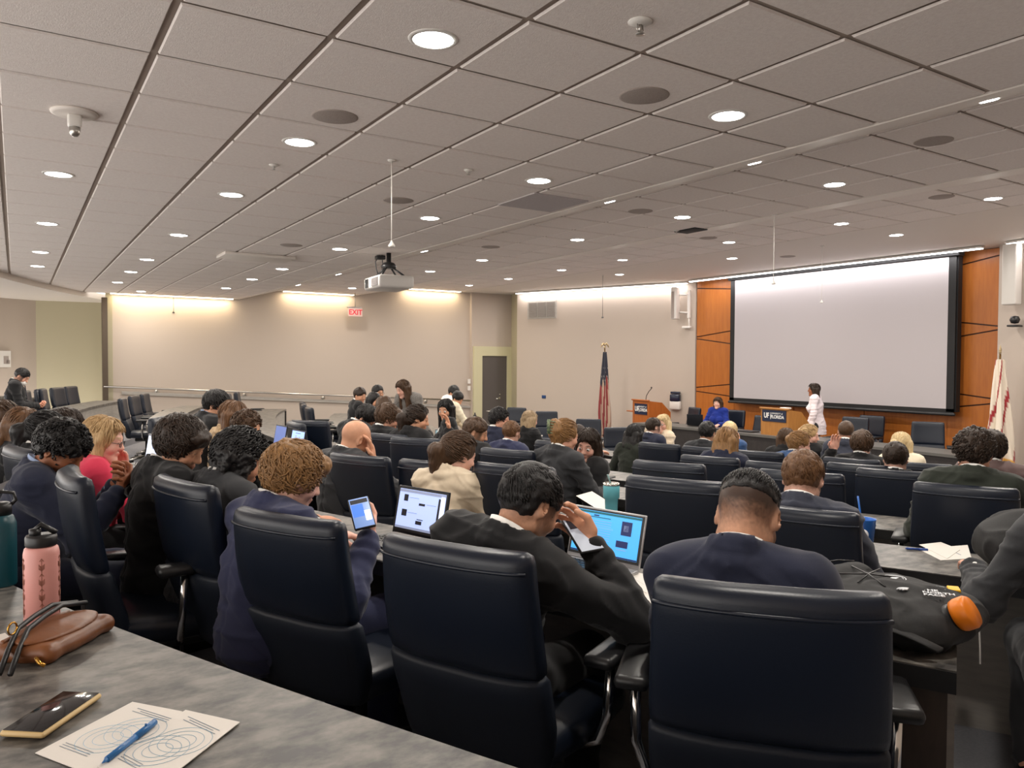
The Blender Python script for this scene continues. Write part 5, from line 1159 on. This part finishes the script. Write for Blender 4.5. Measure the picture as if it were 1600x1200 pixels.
# ---------------- papers ----------------
def sheet(pts,z,lab,k=0,ui=None,name='paper',grp=None,pos=None,yaw=0,w=.216,h=.279,cat='paper'):
    if pts is not None:
        q=[onz(u,v,z) for u,v in pts]
    else:
        c,s=math.cos(yaw),math.sin(yaw); q=[np.array([pos[0]+c*x-s*y,pos[1]+s*x+c*y,z]) for x,y in((-w/2,-h/2),(w/2,-h/2),(w/2,h/2),(-w/2,h/2))]
    o=sum(q)/4; b=MB(); zo=.0006+k*.0015
    b.add([np.array([*(p-o)[:2],zo]) for p in q]+[np.array([*(p-o)[:2],zo+.0012]) for p in q],[(3,2,1,0),(4,5,6,7),(0,1,5,4),(1,2,6,5),(2,3,7,6),(3,0,4,7)])
    r=b.build(name,PAPER,None); r.location=tuple(o); tag(r,lab,cat,grp)
    if ui:
        e1=(q[1]-q[0]);e2=(q[3]-q[0])
        bb=MB()
        for (x,y,sx,sy) in ui:
            c=q[0]+e1*x+e2*y-o; a=e1*sx/2; d=e2*sy/2; V=[np.array([*(c+i*a+j*d)[:2],zo+.0016]) for i,j in((-1,-1),(1,-1),(1,1),(-1,1))]; bb.add(V,[(0,1,2,3)])
        bb.build('printed_lines',INK,r,fix=False)
    return r,q
lines_=[(.5,.93-.03*i,.5 if i%2 else .66,.008) for i in range(3)]+[(.3,.16+.03*i,.4,.006) for i in range(3)]
r1,q=sheet([(55,1178),(168,1222),(285,1113),(207,1098)],Z[0],'left of two white worksheets with light blue rings on the nearest desk',0,lines_)
r2,q2=sheet([(152,1200),(230,1245),(375,1131),(290,1112)],Z[0],'right worksheet with light blue rings, overlapping the other beside the blue pen',1,lines_)
for rr,qq in ((r1,q),(r2,q2)):
    o=sum(qq)/4; b=MB(); 
    for k_,(cx_,cy_) in enumerate(((.55,.62),(.42,.42))):
        c=qq[0]+(qq[1]-qq[0])*cx_+(qq[3]-qq[0])*cy_-o
        for rad in (.022,.034,.046):
            b.tube([np.array([c[0]+rad*math.cos(t),c[1]+rad*math.sin(t),.0038]) for t in np.linspace(0,2*PI,30)],.0003,4,cap=False)
    b.build('ring_drawing',INKB,rr)
def pen(p0,p1,m,lab,r_=.005,z=None):
    d=p1-p0; r=prop('pen',p0,0,lab,'pen'); L_=np.linalg.norm(d); n=nz(d); pt=lambda t: n*t*L_
    b=MB(); b.tube([pt(.08),pt(.62)],r_,10); b.tube([pt(0),pt(.08)],[.001,r_*.8],8); b.build('barrel',m,r); b=MB(); b.tube([pt(.6),pt(.98),pt(1)],[r_*1.15,r_*1.1,r_*.7],10); b.box(pt(.8)+np.array([0,0,r_*1.4]),(.003,.003,.003)); b.build('cap',m,r); return r
pen(onz(160,1192,Z[0]+.008),onz(243,1127,Z[0]+.008),mat('translucent blue pen',lin(50,110,170),.3),'translucent blue pen lying across the two worksheets')
sheet([(-40,1003),(-30,1032),(24,1005),(8,990)],Z[0],'sheet of paper under the brown purse at the left edge',0)
sheet([(968,903),(1010,928),(1036,905),(985,893)],Z[1],'folded white sheet right of the silver laptop',1,[(.5,.5,.5,.01)])
sheet([(965,928),(1030,950),(1040,930),(985,915)],Z[1],'white sheet partly under the pen, behind the nearest chair',0)
sheet([(886,922),(912,942),(945,930),(905,912)],Z[1],'white sheet under the black-suited elbow',0)
sheet([(700,853),(716,862),(735,858),(722,848)],Z[1],'corner of white paper left of the black suit',0)
pen(onz(974,937,Z[1]+.007),onz(1004,925,Z[1]+.007),M['metal'],'silver pen beside the folded sheet',.005)
sheet([(1434,858),(1470,876),(1518,873),(1512,852)],Z[2],'white paper flyer on the desk above the backpack',0,[(.5,.5,.5,.02)])
sheet([(1436,852),(1480,874),(1500,860),(1470,848)],Z[2],'second white flyer under the blue pen',1)
pen(onz(1414,857,Z[2]+.006),onz(1450,859,Z[2]+.006),mat('blue pen barrel',lin(30,70,150),.3),'blue and white pen at the flyers above the backpack',.005)
sheet([(900,775),(940,800),(960,790),(925,768)],Z[2],'white sheet left of the teal tumbler',0)
sheet([(186,738),(214,748),(232,738),(205,728)],Z[1],'white notes in front of the pink blazer',0)
n_=0
for (u_,v_,k_,l_) in ((660,700,3,'white papers on the middle desk by the wavy-haired man'),(640,708,3,'white page beside the black phone on the middle desk'),(956,717,4,'white page with a white clip right of the smiling face'),(965,686,5,'white page on the desk below the flag'),(1218,712,5,'white cup lid page by the laptop'),(1300,705,5,'small white page under the raised hand'),(745,642,6,'stack of white pages on the far desk by the door'),(1160,640,6,'')):
    if not l_: continue
    p=onz(u_,v_,Z[k_]); R_=math.hypot(p[0]-CX,p[1]-CY); Rm=TR[k_]-.22; p[0]=CX+(p[0]-CX)*Rm/R_; p[1]=CY+(p[1]-CY)*Rm/R_
    sheet(None,Z[k_],l_,0,pos=p,yaw=RNG.uniform(-.4,.4))
p=onz(655,706,Z[3]); R_=math.hypot(p[0]-CX,p[1]-CY); p[0]=CX+(p[0]-CX)*(TR[3]-.12)/R_; p[1]=CY+(p[1]-CY)*(TR[3]-.12)/R_; phone(p+[0,0,.006],frame((1,.4,0),(0,0,1)),'black phone lying on the middle desk near the papers')
# ---------------- purse ----------------
LB=mat('brown leather',lin(132,80,44),.42,noise=(12,.5,lin(92,52,28)),bump=(90,.2,.002)); p=(onz(30,1035,Z[0])+onz(145,985,Z[0]))/2
ya_=math.atan2(*(onz(145,975,Z[0])-onz(30,1035,Z[0]))[:2][::-1]); r=prop('purse',p,ya_,'brown leather clutch purse with black wrist strap on the nearest desk','purse')
f=Fld((-.14,-.09,0),(.14,.09,.06),.004); f.cap((-.09,-.045,.018),(.09,-.045,.018),.014,None); f.cap((-.09,.045,.018),(.09,.045,.018),.014,None,.02); f.ell((0,0,.018),(.115,.062,.022),.02)
for s in(-1,1): f.cap((s*.09,-.045,.018),(s*.09,.045,.018),.014,None,.02)
V,Q=f.mesh(); V=V+vnorm(V,Q)*(vnoise(V*40)*.0012)[:,None]; V[:,2]=np.maximum(V[:,2],.0005); rawmesh('pouch',V,Q,LB,r)
f=Fld((-.14,-.09,0),(.14,.09,.07),.004); f.ell((.005,.004,.038),(.108,.055,.012)); f.cap((-.09,.05,.036),(.1,.05,.036),.006,None,.01); V,Q=f.mesh(); V=V+vnorm(V,Q)*(vnoise(V*30)*.0015)[:,None]; rawmesh('flap',V,Q,LB,r)
b=MB(); st=[(.12,.02,.05),(.06,.035,.062),(0,.03,.058),(-.06,.02,.052),(-.11,-.0,.03),(-.17,-.03,.006)]; 
for o_ in (0,.022): b.tube([(x,y+o_,z+.003) for x,y,z in st],.0055,6)
b.build('strap',BLK,r)
b=MB(); b.tube([(-.09+.012*math.cos(t),.03+.0,.066+.012*math.sin(t)) for t in np.linspace(0,2*PI,12)],.002,5); b.build('buckle',mat('gold metal',lin(200,150,70),.25,1),r); b=MB(); b.tube([(-.115,-.04,.02),(-.12,-.05,.012),(-.118,-.06,.006)],.004,6); b.build('zip_charm',mat('gold metal',(1,1,1)),r)
# ---------------- backpack ----------------
NY=mat('black nylon',(.006,.006,.0065),.75,noise=(120,.5,(.011,.011,.0115)),bump=(500,.3,.001)); WP=mat('white print',lin(225,228,232),.5)
p=(onz(1385,1000,Z[1])+onz(1530,1010,Z[1]))/2; p=np.array([2.02,1.20,Z[1]]); r=prop('backpack',p,.15,'large black backpack lying on the end of the second desk','backpack')
r.scale=(.88,.82,.72); f=Fld((-.32,-.34,0),(.32,.34,.24),.0075)
f.ell((0,0,.07),(.26,.27,.075)); f.cap((-.12,-.16,.06),(.12,-.16,.06),.055,None,.06); f.cap((-.14,.14,.06),(.14,.14,.06),.06,None,.06); f.cap((-.15,-.16,.06),(-.14,.14,.06),.055,None,.05); f.cap((.15,-.16,.06),(.14,.14,.06),.055,None,.05)
f.ell((-.01,-.03,.125),(.17,.20,.045),.02); f.cap((.0,.20,.12),(.10,.17,.13),.06,.05,.03); f.cap((-.14,.18,.12),(-.04,.2,.13),.05,.05,.02)
V,Q=f.mesh(); V=V+vnorm(V,Q)*((1-np.abs(vnoise(V*11+3,2)))**3*.012+vnoise(V*30)*.003)[:,None]; V[:,2]=np.maximum(V[:,2],.001); rawmesh('main_bag',V,Q,NY,r)
b=MB(); 
b.tube([(.17*math.cos(t)-.01,.20*math.sin(t)-.03,.128+.004*math.sin(3*t)) for t in np.linspace(0,2*PI,40)],.004,6)
b.tube([(.255*math.cos(t),.265*math.sin(t),.075) for t in np.linspace(0,2*PI,40)],.004,6); b.build('zipper',BLK,r)
b=MB()
for a_,c_ in (((-.08,.16,.178),(.06,-.02,.172)),((.06,.16,.178),(-.08,-.02,.172)),((-.1,.06,.172),(.1,.08,.176)),((-.13,.2,.18),(.0,.24,.185)),((.0,.24,.185),(.14,.19,.175))): b.tube([a_,(np.array(a_)+c_)/2+[0,0,.008],c_],.003,6)
b.build('bungee_cord',BLK,r)
for i,(x,y) in enumerate(((-.24,-.2),(.25,-.1))):
    b=MB(); b.sweep([[(x+ dx,y+t*.3-.05,.05+.03*math.sin(PI*t)+dz) for dx,dz in((-.02,0),(.02,0),(.02,.008),(-.02,.008))] for t in np.linspace(0,1,8)]); b.build('strap',NY,r)
Rt=(Matrix.Rotation(.15-.15+D2(-62),4,'Z')).to_3x3()
text_mesh('THE\nNORTH\nFACE',.026,WP,r,(-.045,-.12,.170),Rt,.0008,'logo_lettering',bold=.0006,align='LEFT')
b=MB()
for rr in (.012,.02,.028): b.tube([(-.075+rr*math.cos(t),-.085+rr*math.sin(t),.172) for t in np.linspace(.2,1.8,9)],.0035,4)
b.build('logo_arcs',WP,r)
b=MB(); b.tube([(.03+.036*math.cos(t),.0+.036*math.sin(t),.174) for t in np.linspace(0,2*PI,24)],.002,5,cap=False); b.tube([(.03+.028*math.cos(t),.0+.028*math.sin(t),.174) for t in np.linspace(0,2*PI,24)],.0015,5,cap=False); b.box((.03,.0,.174),(.03,.018,.003)); b.build('round_badge',WP,r)
b=MB(); b.box((.10,-.16,.155),(.05,.035,.012),rot=Rz(.5),bev=.003); b.build('yellow_tag',mat('yellow tag',lin(245,190,30),.5),r)
b=MB(); b.box((.055,-.135,.160),(.04,.03,.012),rot=Rz(.5),bev=.003); b.build('clip_tag',mat('clear clip',lin(90,100,105),.3),r)
pb=onz(1512,957,Z[1]+.10); b=MB(); b.lathe([(0,-.03),(.036,-.03),(.038,-.02),(.038,.004),(.034,.012),(0,.014)],n=28,axis=Rx(1.0)@Ry(.2)); b.lathe([(0,-.12),(.03,-.12),(.034,-.11),(.034,-.03),(0,-.03)],n=28,axis=Rx(1.0)@Ry(.2)); o=b.build('bottle_body',BLK,None); 
r2_=prop('sport_bottle',(pb[0],pb[1],pb[2]),0,'bottle with a bright orange lid stuck in the backpack side','bottle'); o.parent=r2_; o.name='bottle_body'
b=MB(); b.lathe([(0,-.028),(.038,-.028),(.041,-.018),(.041,.006),(.036,.014),(0,.016)],n=28,axis=Rx(1.0)@Ry(.2)); b.build('lid',mat('orange plastic',lin(240,130,20),.4),r2_)
# second bag on the third desk
p=onR(1590,860,TR[2]-.2); r=prop('duffel_bag',(p[0]+.05,p[1]-.0,Z[2]),.3,'dark rounded bag on the third desk at the right edge','bag')
f=Fld((-.3,-.25,0),(.3,.25,.3),.009); f.ell((0,0,.10),(.2,.17,.115)); f.ell((.03,-.02,.16),(.15,.13,.07),.03); V,Q=f.mesh(); V=V+vnorm(V,Q)*((1-np.abs(vnoise(V*10+9,2)))**3*.014)[:,None]; V[:,2]=np.maximum(V[:,2],.001); rawmesh('bag',V,Q,NY,r)
b=MB(); b.tube([(-.17,-.02,.12),(-.15,-.08,.13),(-.11,-.12,.14)],.004,6); b.build('zip_pull',M['metal'],r)
# power plugs and cable under the third desk
for i,(u_,v_,l_) in enumerate(((1470,899,'white plug in the desk edge above the backpack'),(1522,905,'white charger with cable hanging from the desk edge'))):
    q=onz(u_,v_-14,Z[2]); R_=math.hypot(q[0]-CX,q[1]-CY); q=np.array([CX+(q[0]-CX)*(TR[2]+.03)/R_,CY+(q[1]-CY)*(TR[2]+.03)/R_,Z[2]-.075]); r=prop('charger_plug',q,inward(q[0],q[1]),l_,'charger')
    b=MB(); b.box((0,0,0),(.03,.05,.045),bev=.008); b.build('plug',M['white'],r)
    if i:
        b=MB(); b.tube([(-.01,-.01,-.02),(-.02,-.015,-.08),(-.025,-.02,-.18),(-.08,-.02,-.22)],.0035,6); b.build('cable',M['white'],r)
# ---------------- front furniture ----------------
r=prop('front_table',(11.25,8.8,0),0,'long dark front table carrying the right lectern before the screen','table')
DT=mat('dark table top',lin(96,94,90),.4); ys=np.linspace(-3.3,3.3,14); cv=lambda y: .10*(y/3.3)**2*-1
b=MB(); b.sweep([[(cv(y)-.33,y,.715),(cv(y)+.33,y,.715),(cv(y)+.33,y,.755),(cv(y)-.33,y,.755)] for y in ys],smooth=False); b.build('tabletop',DT,r)
b=MB(); b.sweep([[(cv(y)-.29,y,.02),(cv(y)-.26,y,.02),(cv(y)-.26,y,.714),(cv(y)-.29,y,.714)] for y in ys],smooth=False); b.build('modesty_panel',M['dpanel'],r)
for y in (-3.2,-1.1,1.1,3.2):
    b=MB(); b.box((cv(y)+.02,y,.357),(.5,.04,.70)); b.build('support',M['dpanel'],r)
LW=mat('lectern veneer left',lin(186,106,46),.4,noise=(5,.5,lin(160,86,34),(5,5,.8))); LW2=mat('lectern veneer right',lin(184,128,66),.4,noise=(5,.5,lin(164,110,54),(5,5,.8))); NB_=mat('navy sign',lin(22,34,62),.5); SW=mat('white sign letters',lin(235,232,226),.5,emit=((1,1,1),.05))
def uf_sign(r,loc,rot,w,h):
    R3=rot; n=R3@Vector((0,0,1)); ex_=R3@Vector((1,0,0)); ey=R3@Vector((0,1,0)); b=MB(); Rn=np.array([list(q) for q in R3]); b.box(loc,(w,h,.012),rot=Rn); s=b.build('sign',NB_,r)
    P_=lambda x,y: Vector(loc)+ex_*x+ey*y+n*.008
    text_mesh('UF',h*.62,SW,s,P_(-w*.31,0),R3,.001,'lettering',bold=h*.018,sx=.82); text_mesh('UNIVERSITY of',h*.20,SW,s,P_(w*.13,h*.22),R3,.001,'lettering'); text_mesh('FLORIDA',h*.40,SW,s,P_(w*.15,-h*.08),R3,.001,'lettering',bold=h*.008,sx=.92)
    b=MB(); b.box(P_(-w*.13,0),(.008,h*.6,.002),rot=Rn); b.build('divider_bar',SW,s)
FR=Matrix(((0,0,-1),(-1,0,0),(0,1,0)))        # sign plane facing -x, reading left to right from the seats
def lectern(loc,yaw,h,z0,wd,dp,m,lab,floor=True):
    r=prop('lectern',loc,yaw,lab,'lectern')
    b=MB(); V=[];prof=[(-dp/2,z0),(dp/2,z0),(dp/2,h-.26),(dp*.1,h-.04),(-dp/2,h)]; n=len(prof)
    for y in(-wd/2,wd/2): V+=[(x,y,z) for x,z in prof]
    b.add(V,[tuple(range(n)),tuple(range(n,2*n))[::-1]]+[(i,(i+1)%n,n+(i+1)%n,n+i) for i in range(n)]); b.build('body',m,r)
    b=MB(); b.box((-dp/2-.005,0,h+.008),(.05,wd+.03,.03),bev=.006); b.build('top_edge',m,r); return r
pl=atd(1003,626,17.2); l1_=lectern((pl[0]+.2,pl[1]-.1,0),-.12,1.17,0.02,.60,.60,LW,'orange wooden lectern with gooseneck microphone, left of the front table')
uf_sign(l1_,(-.307,-.02,.98),FR,.46,.24)
b=MB(); b.tube([(-.2,-.05,1.17),(-.2,-.08,1.28),(-.2,-.17,1.38),(-.2,-.26,1.44)],.008,8); b.lathe([(0,0),(.016,.005),(.018,.03),(0,.045)],(-.2,-.26,1.44),n=12); b.build('microphone',BLK,l1_)
b=MB(); b.box((0,.48,.90),(.45,.36,.025),bev=.008); b.build('side_shelf',LW,l1_)
pr_=atd(1228,680,13.6); l2_=lectern((11.30,8.68,.755),-.1,.46,.0,.62,.52,LW2,'light wooden tabletop lectern with navy sign beside the lab coat')
uf_sign(l2_,(-.267,.0,.34),FR,.54,.20)
b=MB(); b.box((-.1,-.1,.475),(.12,.16,.03),bev=.01); b.build('small_device',M['white'],l2_)
for (x,y,l_) in ((11.2,9.4,'black flat folder on the front table beside the lectern'),(11.15,9.9,'closed dark binder on the front table')):
    b=MB(); b.box((0,0,.012),(.24,.32,.02),bev=.004); o=b.build('folder',BLK); o.location=(x,y,.755); tag(o,l_,'folder')
sheet(None,.755,'white page on the front table right of the lectern',0,pos=(11.1,7.3),yaw=.3)
sheet(None,.755,'white page on the front table in front of the blue polo',0,pos=(11.1,10.2),yaw=1.2)
# ---------------- flags ----------------
FLM=mat('flag cloth',(1,1,1),.7,attr=True,sheen=.2)
def flag(loc,h,kind,lab,ang0):
    r=prop('flag',loc,0,lab,'flag')
    b=MB(); b.lathe([(0,0),(.14,0),(.14,.03),(.03,.05),(.016,.08),(.014,h-.12),(0,h-.12)],n=20); b.build('pole',mat('dark brass pole',lin(120,90,50),.35,.8),r)
    b=MB()
    if kind=='us':
        b.lathe([(0,0),(.02,.01),(.025,.03),(0,.05)],(0,0,h-.12),n=12); b.lathe([(0,0),(.018,.015),(.02,.05),(.008,.08),(0,.085)],(0,0,h-.08),n=12)
        for s in(-1,1): b.sweep([[(s*x,-.01,h-.06+zz_),(s*x,.01,h-.06+zz_),(s*x,.01,h-.06+zz_+t_),(s*x,-.01,h-.06+zz_+t_)] for x,zz_,t_ in((.005,.0,.05),(.05,.03,.04),(.09,-.02,.05),(.11,-.04,.02))])
    else: b.lathe([(0,0),(.02,.01),(.012,.03),(.02,.05),(.0,.14)],(0,0,h-.12),n=12)
    b.build('finial',mat('pale brass',lin(200,180,140),.3,.8),r)
    n,m=64,60; V=[];C_=[]; top,bot=h-.2,(.42 if kind=='us' else .62)
    for i in range(m+1):
        t=i/m; z=top+(bot-top)*t; R_=.035+.085*min(1,t*1.4) if t<.86 else .12*(1-.35*(t-.86)/.14); 
        if kind!='us': R_=.05+.13*t
        for k in range(n):
            a=2*PI*k/n; rr=R_*(1+.30*math.sin(5*a+2.2*t+ang0)+.12*math.sin(11*a-3*t)); e=1.0
            zz_=z-(.10*(math.sin(a*1.0+ang0)+1)*(t**2)); V.append((rr*math.cos(a)*e,rr*math.sin(a)*.9-.03*t,zz_))
            u_=(a/(2*PI)*3.0+t*.35)%1
            if kind=='us':
                if t<.36+.06*math.sin(5*a): c=lin(20,22,40); c=lin(190,182,172) if (int(k*1.3)+i*3)%13==0 and i%3==0 else c
                else: c=lin(124,34,36) if int((a/(2*PI)*20+t*1.5))%2 else lin(172,148,128)
            else:
                s_=math.sin(2*a+5.2*t+ang0); c=lin(150,26,34) if abs(s_)<.30 else lin(226,214,196)
                if t>.975 : c=lin(214,160,60)
            C_.append(c)
    Q=[[i*n+k,(i+1)*n+k,(i+1)*n+(k+1)%n,i*n+(k+1)%n] for i in range(m) for k in range(n)]
    rawmesh('cloth',np.array(V),np.array(Q),FLM,r,np.array(C_))
    b=MB()
    if kind!='us': 
        for k in range(n): b.tube([V[m*n+k],(V[m*n+k][0]*1.02,V[m*n+k][1]*1.02,V[m*n+k][2]-.05)],.005,4)
        b.build('gold_fringe',mat('gold fringe',lin(220,160,50),.6),r)
    else:
        for k in (.0,.06,.12): b.tube([(.05*math.cos(q)+.02,.05*math.sin(q),.62-k+.02*math.sin(3*q)) for q in np.linspace(0,6.3,12)],.006,5)
        b.build('gold_cord',mat('gold cord',lin(180,130,60),.6),r)
    return r
pf=atd(945,540,17.3); flag((pf[0],pf[1],0),2.45,'us','furled national flag with stars and stripes on a pole before the front wall',.4)
pf=atd(1563,545,11.3); flag((pf[0],pf[1],0),2.28,'fl','white flag with red cross and gold fringe at the right wall',1.2)
# ---------------- phones in hands ----------------
def hold(key,sd,u,v,lab,z=None,up=(0,0,1),scr=None,ui=(),case='plastic'):
    c=atray(u,v,key,sd); zz_=nz(np.array([0,0,CZ])-c) if z is None else nz(z); return phone(c,frame(up,zz_),lab,case=case,scr=scr,ui=ui)
hold('indigo',1,565,802,'phone in the hand of the indigo suit with a lit blue screen',z=(-.3,-.5,.85),up=(.2,.9,.3),scr=em('phone sky',lin(120,150,205),.6),ui=uiA)
hold('blacksuit',1,910,836,'phone with white case edge held by the man in the black suit',z=(-.2,-.42,.9),up=(.2,.9,.3),scr=em('phone pale',lin(170,175,185),.5),ui=[(0,.045,.055,.04,*dk)],case='plastic')
hold('bluecuff',1,200,762,'black phone held low by the person with blue cuffs',z=(.2,-.4,.8))
hold('wavy',1,634,679,'pale phone edge held by the man with wavy brown hair',z=(.6,.3,.5),case=M['white'])
# claw clip
q=P['tealclip']; c=q['W'](q['L']((0.01,-.150,.055))); r=prop('claw_clip',c,q['yaw']-PI/2,'patterned claw clip in the golden brown hair','hair clip'); r['category']='hair clip'
b=MB()
for s in(-1,1):
    for k in range(5): b.tube([(s*.006,-.02,.04-.02*k),(s*.022,-.012,.036-.02*k),(s*.034,.015,.03-.018*k)],.004,6)
    b.tube([(s*.006,-.02,.05),(s*.006,-.024,.0),(s*.006,-.02,-.05)],.006,6)
b.build('teeth',mat('mottled clip',lin(60,84,70),.3,noise=(60,.3,lin(150,160,120))),r)
print('props',_t.time()-_t0)
cam=bpy.data.cameras.new('camera'); cam.sensor_width=36; cam.lens=27; cam.clip_start=.05; cam.clip_end=100
co=bpy.data.objects.new('camera',cam); COL.objects.link(co)
mm=Matrix([[RM[i][j] for j in range(3)] for i in range(3)]).to_4x4(); mm.translation=(0,0,CZ); co.matrix_world=mm
SC.camera=co
w=bpy.data.worlds.new('world'); SC.world=w; w.use_nodes=True; w.node_tree.nodes['Background'].inputs[0].default_value=(.9,.85,.8,1); w.node_tree.nodes['Background'].inputs[1].default_value=3.4  # ambient fill added to brighten the ceiling, entering through the open back
vs=SC.view_settings; vs.view_transform='Standard'; vs.look='None'; vs.exposure=-0.05; vs.gamma=1; vs.use_curve_mapping=False
SC.cycles.use_denoising=True; SC.cycles.max_bounces=7; SC.cycles.diffuse_bounces=4; SC.cycles.sample_clamp_indirect=4
